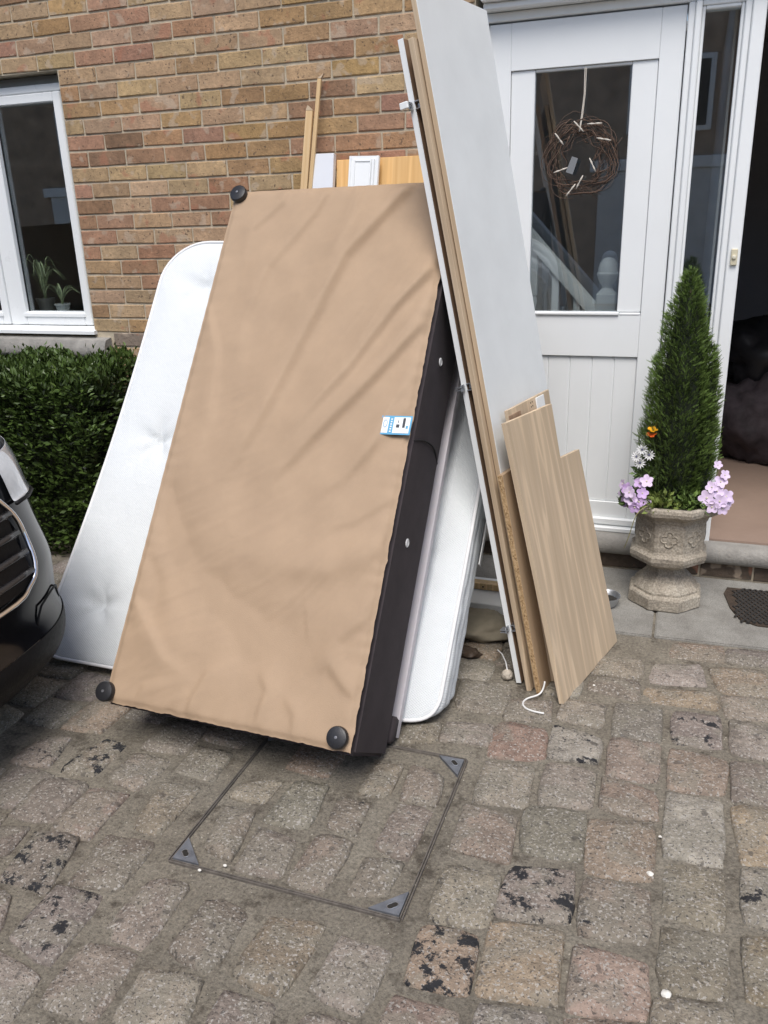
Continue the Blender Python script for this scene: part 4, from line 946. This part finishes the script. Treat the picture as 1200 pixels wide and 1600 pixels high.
for k in range(30000):
    u = rr.random()
    x = rr.uniform(HX0, HX1) if rr.random() < .15 else rr.uniform(-1.5, HX1)
    if u < .42: y = rr.uniform(HY0, HY1); z = HZ; n_ = Vector((0, -.2, 1))
    elif u < .88: y = HY0; z = rr.uniform(.02, HZ); n_ = Vector((0, -1, .35))
    else: x = HX1; y = rr.uniform(HY0, HY1); z = rr.uniform(.02, HZ); n_ = Vector((1, 0, .3))
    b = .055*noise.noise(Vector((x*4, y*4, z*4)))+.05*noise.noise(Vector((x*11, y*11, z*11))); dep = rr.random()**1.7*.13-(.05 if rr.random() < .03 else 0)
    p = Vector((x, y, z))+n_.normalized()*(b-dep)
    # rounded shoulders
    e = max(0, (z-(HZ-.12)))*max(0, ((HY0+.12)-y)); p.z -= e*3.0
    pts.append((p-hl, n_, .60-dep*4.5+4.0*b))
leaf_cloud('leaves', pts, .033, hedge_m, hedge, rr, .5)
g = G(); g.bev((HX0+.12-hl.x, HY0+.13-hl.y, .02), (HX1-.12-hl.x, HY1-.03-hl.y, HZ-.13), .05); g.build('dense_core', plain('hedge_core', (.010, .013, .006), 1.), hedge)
for k in range(9):
    x = -1.5+k*.16; g = G(); g.tube([(x-hl.x, -.35-hl.y, 0), (x+.03-hl.x, -.38-hl.y, .4), (x-.02-hl.x, -.36-hl.y, .78)], [.014, .010, .005], 6); g.build('stem', bark_m, hedge)
# ---------------------------------------------------------------- stone urn
ux, uy, uz = 2.590, -.330, .0105
urn = thing('stone_urn', 'octagonal carved stone urn planter standing on the flagstones by the door', 'urn', (ux, uy, uz))
prof = [(.150, 0), (.156, .006), (.156, .052), (.150, .060), (.138, .064), (.138, .074), (.128, .088), (.100, .118), (.080, .140), (.074, .160), (.080, .174), (.112, .182), (.156, .205), (.163, .222), (.163, .240), (.150, .252), (.146, .262), (.148, .385), (.153, .392), (.158, .405), (.176, .414), (.196, .430), (.200, .445), (.198, .458), (.190, .464), (.176, .462), (.165, .440), (.160, .420)]
def urn_material():
    m, t, b = M_('urn_stone'); v = coords(t)
    r = ramp(t, [(.25, (.22, .19, .15)), (.5, (.38, .335, .27)), (.75, (.50, .455, .375))]); t.links.new(noi(t, v, 11, 8, .7), r.inputs[0])
    r2 = ramp(t, [(.38, (.7,)*3), (.62, (1.15,)*3)]); t.links.new(noi(t, v, 130, 3, .6), r2.inputs[0])
    t.links.new(mix(t, 1., r.outputs[0], r2.outputs[0], 'MULTIPLY'), b.inputs['Base Color']); b.inputs['Roughness'].default_value = .95
    p = bump(t, b, noi(t, v, 90, 6, .7), .7, .006); bump(t, b, noi(t, v, 25, 3), .4, .01, p); return m
urn_m = urn_material()
g = G(); g.lathe(prof, n=8, rot=PI/8)
bm = bmesh.new(); vs = [bm.verts.new(v) for v in g.V]
for f in g.F: bm.faces.new([vs[i] for i in f])
bmesh.ops.recalc_face_normals(bm, faces=bm.faces[:]); bmesh.ops.subdivide_edges(bm, edges=[e for e in bm.edges if e.calc_length() > .03], cuts=3, use_grid_fill=True)
for v in bm.verts:
    q = v.co*22; v.co += Vector((noise.noise(q), noise.noise(q+Vector((9, 0, 0))), noise.noise(q+Vector((0, 9, 0)))))*.0022
me = bpy.data.meshes.new('urn_body'); bm.to_mesh(me); bm.free(); me.materials.append(urn_m); link('urn_body', me, urn)
g = G()
for k in range(4):
    a = PI/2*k+PI/2; c = (.0185*math.cos(a), .0, .0185*math.sin(a))
    g.tube([(c[0]+.0145*math.cos(a+t), c[1], c[2]+.0145*math.sin(a+t)) for t in [(-2.2+4.4*s/12) for s in range(13)]], .0042, 6)
qm = mesh('quatrefoil', g.V, g.F, urn_m, True)
for k in range(8):
    a = -PI/2+k*PI/4; o = link('quatrefoil', qm, urn); ap = .147*math.cos(PI/8); o.location = (ap*math.cos(a), ap*math.sin(a), .322); o.rotation_euler.z = a+PI/2
g = G(); g.lathe([(.16, .418), (.155, .436), (.05, .442)], n=24); g.build('soil', soil_m, urn)
# ---------------------------------------------------------------- conifer in the urn
tree = thing('conifer', 'small dense upright conifer with two leaders growing in the stone urn', 'conifer', (ux, uy, uz+.445)); rr = random.Random(21); tl = tree.location
g = G(); g.tube([(0, 0, -.03), (.005, 0, .3), (-.005, 0, .85)], [.018, .012, .003], 8); g.tube([(.02, 0, .05), (.09, 0, .3), (.10, 0, .60)], [.010, .007, .002], 6); g.build('trunk', bark_m, tree)
V = []; F = []; sh = []
def cone_r(z, prof):
    for (a, ra), (b, rb) in zip(prof, prof[1:]):
        if a <= z <= b: return ra+(rb-ra)*(z-a)/(b-a)
    return 0
main = [(.47, .105), (.60, .130), (.75, .138), (.90, .122), (1.05, .102), (1.18, .074), (1.28, .046), (1.34, .026), (1.378, .004)]; sec = [(.47, .050), (.7, .058), (.9, .050), (1.02, .030), (1.105, .004)]
def spray(p, d, L, s):
    """a flat feathery shoot: a spine with side needles"""
    a = d.cross(Vector((rr.uniform(-1, 1), rr.uniform(-1, 1), rr.uniform(-1, 1)))); a = a.normalized() if a.length > 1e-4 else d.orthogonal().normalized()
    for q in range(5):
        f = q/4; c = p+d*L*f*.85; wl = L*.34*(1-.55*f)
        for sg in (-1, 1):
            e = (a*sg+d*1.2).normalized(); k = len(V); t_ = 0; n_ = d*.0018
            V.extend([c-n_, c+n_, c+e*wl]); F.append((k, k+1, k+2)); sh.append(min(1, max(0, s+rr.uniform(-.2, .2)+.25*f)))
    k = len(V); V.extend([p-a*.0016, p+a*.0016, p+d*L]); F.append((k, k+1, k+2)); sh.append(s)
for prof_, cx, n in ((main, -.008, 14500), (sec, .088, 3200)):
    tot = 0; z0, z1 = prof_[0][0], prof_[-1][0]
    while tot < n:
        z = z0+(z1-z0)*rr.random(); R = cone_r(z, prof_)*.93
        if rr.random() > (R+.012)/.15: continue
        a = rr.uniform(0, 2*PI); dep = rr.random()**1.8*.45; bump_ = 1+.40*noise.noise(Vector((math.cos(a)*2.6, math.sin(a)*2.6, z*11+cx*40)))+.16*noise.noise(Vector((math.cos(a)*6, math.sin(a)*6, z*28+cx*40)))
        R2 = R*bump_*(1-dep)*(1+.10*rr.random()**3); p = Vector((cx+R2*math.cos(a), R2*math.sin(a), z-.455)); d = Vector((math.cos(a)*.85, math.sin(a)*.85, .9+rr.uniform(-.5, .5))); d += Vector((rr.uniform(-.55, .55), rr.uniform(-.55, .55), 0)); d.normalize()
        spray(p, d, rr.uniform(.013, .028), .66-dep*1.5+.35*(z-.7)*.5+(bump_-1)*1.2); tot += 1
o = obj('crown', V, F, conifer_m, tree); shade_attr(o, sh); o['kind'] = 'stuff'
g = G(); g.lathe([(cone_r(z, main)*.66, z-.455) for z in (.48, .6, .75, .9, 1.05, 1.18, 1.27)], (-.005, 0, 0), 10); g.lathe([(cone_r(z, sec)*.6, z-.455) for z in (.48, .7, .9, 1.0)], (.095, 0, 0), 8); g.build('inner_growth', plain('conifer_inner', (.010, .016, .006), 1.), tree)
# ---------------------------------------------------------------- flowers in the urn
def petal_flower(parent, c, R, nrm, m, n=5, cup=.25, cm=None):
    """trumpet flower of broad notched petals"""
    nrm = Vector(nrm).normalized(); A = nrm.orthogonal().normalized(); B = nrm.cross(A); c = Vector(c); V = [c]; F = []; K = n*6; ph = random.uniform(0, 6)
    for ring, (rf, hf) in enumerate(((.22, .0), (.6, .22), (1., .30))):
        for k in range(K):
            t = 2*PI*k/K; lobes = 1-(.30 if ring == 2 else .10 if ring == 1 else 0)*(abs(math.cos(n*t/2))**5); r = R*rf*lobes; V.append(c+(A*math.cos(t+ph)+B*math.sin(t+ph))*r+nrm*(R*cup*(hf*3)+(.06*R*math.sin(t*n) if ring == 2 else 0)))
    for k in range(K): F.append((0, 1+k, 1+(k+1) % K))
    for ring in range(2):
        for k in range(K): F.append((1+ring*K+k, 1+(ring+1)*K+k, 1+(ring+1)*K+(k+1) % K, 1+ring*K+(k+1) % K))
    o = obj('flower', V, F, m, parent, True)
    if cm:
        g = G(); g.lathe([(R*.13, 0), (R*.10, R*.12), (R*.02, R*.15)], c+nrm*R*.04, 8, axis=nrm); g.build('flower_centre', cm, o)
    return o
lilac = plain('lilac_petal', (.52, .36, .62), .6, .12, 40); lilac2 = plain('pale_lilac_petal', (.68, .55, .74), .6, .1, 40); ctr = plain('petal_throat', (.62, .60, .40), .6)
rr = random.Random(9)
def greenery(parent, c, R, n, size, m=plant_m, squash=.7):
    pts = []
    for k in range(n):
        d = Vector((rr.gauss(0, 1), rr.gauss(0, 1), abs(rr.gauss(0, 1))*.8+.1)).normalized(); q = rr.random()**.5; pts.append((Vector(c)+Vector((d.x, d.y, d.z*squash))*R*q, d, .35+.5*q))
    return leaf_cloud('leaves', pts, size, m, parent, rr, .5, .2)
top = uz+.445
pl = thing('petunia', 'lilac petunias spilling over the left rim of the stone urn', 'petunia', (2.452, -.41, top))
greenery(pl, (0, 0, 0), .07, 160, .034)
for p, R, n_ in (((-.040, -.035, .075), .026, (-.5, -1, .4)), ((-.022, -.055, .040), .029, (-.2, -1, .3)), ((.010, -.060, .030), .026, (.1, -1, .3)), ((.040, -.055, .022), .022, (.2, -1, .2)), ((-.055, -.015, .050), .026, (-.8, -.7, .3)), ((.032, -.030, .110), .028, (.1, -1, .6)), ((.005, -.020, .098), .024, (-.2, -1, .8)), ((-.048, -.030, .018), .024, (-.7, -1, 0)), ((-.030, -.060, .068), .025, (-.4, -1, .3)), ((-.005, -.066, .008), .025, (0, -1, -.1)), ((.020, -.050, .065), .025, (.2, -1, .5)), ((-.060, -.010, .085), .022, (-1, -.5, .4))):
    petal_flower(pl, p, R, n_, lilac if rr.random() < .6 else lilac2, 5, .22, ctr)
pr = thing('petunia', 'pale lilac petunias spilling over the right rim of the stone urn', 'petunia', (2.715, -.39, top))
greenery(pr, (0, 0, .0), .065, 130, .034)
for p, R, n_ in (((.000, -.060, .062), .033, (-.1, -1, .3)), ((.048, -.060, .052), .030, (.2, -1, .2)), ((.035, -.050, .090), .028, (.2, -1, .4)), ((.070, -.040, .068), .030, (.5, -1, .3)), ((.045, -.035, .125), .027, (.3, -1, .6)), ((.058, -.025, .150), .022, (.5, -.8, .5)), ((.030, -.010, .185), .018, (.2, -.8, .5)), ((.082, -.030, .045), .024, (.7, -.8, .1)), ((.022, -.068, .030), .027, (.0, -1, .0)), ((.062, -.058, .022), .026, (.3, -1, -.1)), ((.015, -.050, .105), .025, (-.2, -1, .5))):
    petal_flower(pr, p, R, n_, lilac2, 5, .22, ctr)
# white daisy-like flower
wf = thing('white_daisy', 'white daisy-like flower cluster above the left petunias in the urn', 'daisy', (2.472, -.37, top)); greenery(wf, (-.0, -.02, .12), .045, 70, .03)
white_petal = plain('white_petal', (.78, .78, .78), .6)
for cx, cz, nn in ((-.015, .235, (-.2, -.8, .6)), (-.035, .205, (-.5, -.9, .4)), (.012, .215, (.2, -.9, .5)), (-.02, .18, (-.2, -1, .2))):
    nrm = Vector(nn).normalized(); A = nrm.orthogonal().normalized(); B = nrm.cross(A); g = G(); c = Vector((cx, -.05, cz))
    for k in range(12):
        t = 2*PI*k/12; d = A*math.cos(t)+B*math.sin(t); s_ = nrm.cross(d); g.add([c+d*.004, c+d*.015+s_*.0035+nrm*.003, c+d*.026+nrm*.001, c+d*.015-s_*.0035+nrm*.003], [(0, 1, 2, 3)])
    o = g.build('flower', white_petal, wf); g = G(); g.lathe([(.005, 0), (.004, .003), (.001, .0045)], c, 8, axis=nrm); g.build('flower_centre', plain('daisy_eye', (.12, .12, .2), .7) if 'daisy_eye' not in bpy.data.materials else bpy.data.materials['daisy_eye'], o)
    g = G(); g.tube([c-nrm*.002, (cx*.4, -.03, cz*.5), (0, 0, 0)], .0016, 5); g.build('stem', plant_m, wf)
# orange poppy
pp = thing('orange_poppy', 'single orange and yellow poppy on a tall stem in the urn', 'poppy', (2.515, -.40, top))
g = G(); g.tube(smooth_pts([(0, 0, 0), (.004, -.01, .10), (-.006, -.014, .22), (-.026, -.02, .300)]), .0020, 6); g.build('stem', plain('stem_green', (.10, .15, .05), .6), pp)
g = G(); g.tube(smooth_pts([(.02, 0, 0), (.014, -.01, .10), (.010, -.014, .19)]), .0014, 5); g.lathe([(.002, .0), (.006, .006), (.006, .013), (.002, .018)], (.010, -.014, .188), 8); g.build('bud_stem', plain('bud_green', (.13, .19, .08), .6), pp)
petal_flower(pp, (-.026, -.024, .298), .021, (-.1, -.5, .9), plain('poppy_orange', (.75, .12, .015), .55), 4, .40)
petal_flower(pp, (-.024, -.024, .318), .020, (.1, -.4, 1), plain('poppy_yellow', (.85, .42, .01), .55), 4, .32, plain('poppy_eye', (.75, .52, .05), .6))
# trailing light-green filler
tr_ = thing('trailing_plant', 'yellow-green trailing foliage over the front rim of the urn', 'trailing plant', (2.535, -.44, top)); greenery(tr_, (0, 0, 0), .085, 260, .026, leaf_material('lime_leaf', (.15, .19, .045), .5, .5), .8)
g = G(); g.tube(smooth_pts([(-.03, -.05, .03), (-.075, -.09, .0), (-.10, -.085, -.10), (-.115, -.065, -.16)]), [.0018]*15+[.001], 5); g.build('runner', plain('runner', (.28, .26, .12), .7), tr_)
fe = thing('low_fern', 'dark green low foliage at the foot of the conifer on the urn rim', 'fern', (2.64, -.42, top)); greenery(fe, (0, 0, .0), .085, 260, .024, conifer_m, .9)
# ---------------------------------------------------------------- parked car, nose at the left edge
car = thing('parked_car', 'dark grey parked car, only its front corner showing at the left edge', 'car', (-1.4, -2.4, 0)); cl_ = car.location.copy(); car.location.x -= .035
paint = plain('dark_car_paint', (.006, .0065, .008), .12, .06, 3, spec=.45); trim = plain('car_trim_black', (.007, .007, .008), .5, .15, 30, .2, 200, spec=.2); chrome = plain('car_chrome', (.75, .76, .78), .12, .03, metal=1.)
CY = -2.40
LV = [(.17, .525), (.21, .585), (.27, .640), (.335, .655), (.37, .650), (.42, .628), (.50, .638), (.57, .642), (.63, .622), (.70, .600), (.78, .582), (.86, .562), (.93, .525), (.975, .440), (1.0, .30), (1.012, .06), (1.02, -.22)]
def plan(xc):
    half = [(xc+.150, 0), (xc+.148, .18), (xc+.135, .36), (xc+.105, .52), (xc+.060, .62), (xc+.0, .70), (xc-.08, .765), (xc-.19, .815), (xc-.34, .845), (xc-.55, .86), (-.75, .872), (-1.6, .88), (-2.6, .88), (-3.25, .86), (-3.42, .70), (-3.45, .35), (-3.45, 0)]
    return [(x, CY+s) for x, s in half]
def nose(name, levels, m, off=0., cols=None):
    V = []; F = []; rows = []
    for z, xc in levels:
        P = plan(xc); P = P if cols is None else P[cols[0]:cols[1]]
        rows.append(P)
        for x, y in P: V.append(Vector((x, y, z)))
    n = len(rows[0])
    for r in range(len(rows)-1):
        for i in range(n-1): F.append((r*n+i, r*n+i+1, (r+1)*n+i+1, (r+1)*n+i))
    return V, F, n
def mirror(V, F):
    k = len(V); return V+[Vector((v.x, 2*CY-v.y, v.z)) for v in V], F+[tuple(i+k for i in f[::-1]) for f in F]
def surf(name, V, F, m, sub=2, both=True, thick=0):
    if both: V, F = mirror(V, F)
    o = obj(name, [v-cl_ for v in V], F, m, car, True)
    bm = bmesh.new(); bm.from_mesh(o.data); bmesh.ops.remove_doubles(bm, verts=bm.verts[:], dist=.0005); bmesh.ops.recalc_face_normals(bm, faces=bm.faces[:]); bm.to_mesh(o.data); bm.free()
    for p in o.data.polygons: p.use_smooth = True
    if thick: s = o.modifiers.new('t', 'SOLIDIFY'); s.thickness = thick; s.offset = 1
    if sub: s = o.modifiers.new('s', 'SUBSURF'); s.levels = sub; s.render_levels = sub
    return o
V, F, n = nose('b', LV[4:], paint); surf('body', V, F, paint)
V, F, n = nose('b', [(z, xc+.004) for z, xc in LV[:5]], trim); surf('lower_bumper', V, F, trim)
# bonnet, cabin
V = []; F = []
xs = [.30+.15, .20, -.05, -.35, -.62]
for i, x in enumerate(xs):
    for k in range(7):
        s = k/6*(.80 if i else .62); zt = (1.0, 1.045, 1.085, 1.12, 1.15)[i]-.055*(k/6)**2.5; V.append(Vector((x-(.16*(k/6)**3 if i < 2 else 0), CY+s, zt)))
for i in range(4):
    for k in range(6): F.append((i*7+k, i*7+k+1, (i+1)*7+k+1, (i+1)*7+k))
surf('bonnet', V, F, paint)
V = []; F = []; prf = [(-.62, 1.13), (-1.25, 1.62), (-1.6, 1.69), (-2.6, 1.66), (-3.35, 1.25), (-3.44, 1.0)]
for x, z in prf:
    for s, dz in ((0, 0), (.45, -.01), (.66, -.05)): V.append(Vector((x, CY+s, z+dz)))
for i in range(5):
    for k in range(2): F.append((i*3+k, i*3+k+1, (i+1)*3+k+1, (i+1)*3+k))
surf('roof', V, F, paint, 1)
V = []; F = []
top_ = [(-.62, 1.08), (-1.25, 1.57), (-1.6, 1.64), (-2.6, 1.61), (-3.35, 1.20)]; botm = [(-.62, 1.0), (-1.25, 1.0), (-1.6, 1.0), (-2.6, 1.0), (-3.35, 1.0)]
for (x, z), (x2, z2) in zip(top_, botm): V += [Vector((x, CY+.665, z)), Vector((x2, CY+.84, z2))]
for i in range(4): F.append((2*i, 2*i+1, 2*i+3, 2*i+2))
surf('side_glass', V, F, plain('car_glass', (.02, .022, .024), .06, coat=.5), 0)
g = G()
# grille: chrome hexagon, dark mesh, slats
gx = lambda y: .762-.33*max(0, (y-CY)-.28)**1.6-.004
def GP(y, z): return Vector((.150+({.55: .640, .60: .632, .70: .600, .80: .576, .86: .562}.get(z, .64 if z < .6 else .64-(z-.6)*.31))+.012-.30*max(0, abs(y-CY)-.15)**1.9, y, z))
hexa = [(-1.955, .842), (-1.905, .77), (-1.885, .70), (-1.905, .612), (-1.955, .560), (-2.10, .535), (-2.70, .535), (-2.845, .560), (-2.895, .612), (-2.915, .70), (-2.895, .77), (-2.845, .842), (-2.70, .86), (-2.10, .86)]
g = G(); P = smooth_pts([GP(y, z) for y, z in hexa]+[GP(*hexa[0])], 5); g.tube([p-cl_ for p in P], .0085, 8, caps=False); g.build('grille_surround', chrome, car, True)
V = []; F = []
for i in range(13):
    y = -1.93-.94*i/12
    for z in (.555, .62, .70, .78, .845): V.append(GP(y, z)-Vector((.004, 0, 0)))
for i in range(12):
    for k in range(4): F.append((i*5+k, i*5+k+1, (i+1)*5+k+1, (i+1)*5+k))
surf('grille_backing', V, F, trim, 0, False)
for z in (.60, .66, .72, .78):
    g = G(); g.tube([GP(-1.925-.95*i/16, z)+Vector((.004, 0, 0))-cl_ for i in range(17)], .011, 6); g.build('grille_slat', plain('slat_gloss', (.03, .03, .032), .25) if 'slat_gloss' not in bpy.data.materials else bpy.data.materials['slat_gloss'], car, True)
# headlights (wrap round the corner), fog recess and seams
lampm = plain('headlight_lens', (.55, .57, .60), .08, .25, 14, coat=1.)
for sgn in (1, -1):
    V = []; F = []; cols = (4, 9); rowsz = [(.76, .590), (.80, .580), (.85, .566), (.90, .548), (.94, .520)]
    for q, (z, xc) in enumerate(rowsz):
        P = plan(xc+.007)[3:9]
        for i, (x, y) in enumerate(P): V.append(Vector((x+.002*i, y if sgn > 0 else 2*CY-y, z+(.045*(1-i/5) if q == 0 else 0))))
    for r in range(4):
        for i in range(5): F.append((r*6+i, r*6+i+1, (r+1)*6+i+1, (r+1)*6+i))
    surf('headlight', V, F, lampm, 2, False, .004)
    g = G(); g.tube([Vector((x, y if sgn > 0 else 2*CY-y, z))-cl_ for x, y, z in [(p[0]+.009, p[1], .752+.045*(1-i/5)) for i, p in enumerate(plan(.592)[3:9])]], .006, 6); g.build('headlight_seal', trim, car, True)
    g = G(); pl_ = plan(.648)
    ring = [(.5, .46), (.62, .47), (.68, .43), (.68, .385), (.56, .375), (.47, .40)]
    pts_ = []
    for s_, z in ring:
        i = min(range(len(pl_)), key=lambda q: abs((pl_[q][1]-CY)-s_)); y = CY+s_; 
        # interpolate x on the plan curve
        for a, b in zip(pl_, pl_[1:]):
            if a[1]-CY <= s_ <= b[1]-CY: f_ = (y-a[1])/(b[1]-a[1]); x = a[0]+(b[0]-a[0])*f_
        xc_ = .628 if z < .44 else .634; pts_.append(Vector((x-.648+xc_+.004, y if sgn > 0 else 2*CY-y, z))-cl_)
    g.tube(smooth_pts(pts_+[pts_[0]], 4), .004, 6, caps=False); g.build('fog_lamp_trim', trim, car, True)
tyre = plain('tyre', (.02, .02, .02), .85); rim = plain('rim_alloy', (.40, .41, .42), .3, metal=.9)
for x in (-.28, -2.75):
    for s in (1, -1):
        wh = bpy.data.objects.new('wheel', None); COL.objects.link(wh); wh.parent = car; c = Vector((x, CY+s*.76, .325))-cl_
        g = G(); g.lathe([(.20, -.10), (.30, -.105), (.324, -.07), (.325, .07), (.30, .105), (.20, .10)], c, 32, axis=(0, 1, 0)); smooth_angle(g.build('tyre', tyre, wh), 40)
        g = G(); g.lathe([(.06, .09*s), (.19, .085*s), (.205, .108*s), (.195, .06*s)], c, 20, axis=(0, 1, 0)); smooth_angle(g.build('rim', rim, wh, fix=True), 40)
g = G(); g.box((-3.3-cl_.x, CY-.78-cl_.y, .2), (.35-cl_.x, CY+.78-cl_.y, .34)); g.build('underbody', trim, car)
# ---------------------------------------------------------------- buildings across the mews, behind the camera (mirrored in the glass)
opp_m = plain('opposite_brick', (.42, .31, .22), .9, .35, 4, .4, 60)
opp = thing('opposite_house', 'low brick house across the mews mirrored in the door glass', 'house', (1.0, -11.5, 0))
g = G(); g.box((-16, -3, 0), (15, 0, 4.5)); g.build('wall', opp_m, opp)
g = G(); g.box((-16.1, -3.1, 4.501), (15.1, .08, 4.62)); g.build('coping', stone_m, opp)
for x in (-11, -7.2, -3.4, .4, 4.2, 8.0):
    wn = bpy.data.objects.new('window', None); COL.objects.link(wn); wn.parent = opp
    g = G(); g.bev((x, .002, 2.75), (x+1.3, .05, 3.85), .01); g.build('frame', white_paint, wn)
    for k in range(2): g = G(); g.box((x+.08+k*.6, .0505, 2.83), (x+.62+k*.6, .056, 3.77)); g.build('pane', plain('far_pane', (.03, .035, .04), .08) if 'far_pane' not in bpy.data.materials else bpy.data.materials['far_pane'], wn)
    gd = bpy.data.objects.new('garage_door', None); COL.objects.link(gd); gd.parent = opp
    g = G(); g.bev((x-.4, .002, .05), (x+1.9, .045, 2.2), .01); g.build('door_leaf', plain('garage_grey', (.72, .73, .72), .5) if 'garage_grey' not in bpy.data.materials else bpy.data.materials['garage_grey'], gd)
    g = G(); g.bev((x-.55, .002, 2.2005), (x+2.05, .08, 2.38), .01); g.build('lintel', white_paint, gd)
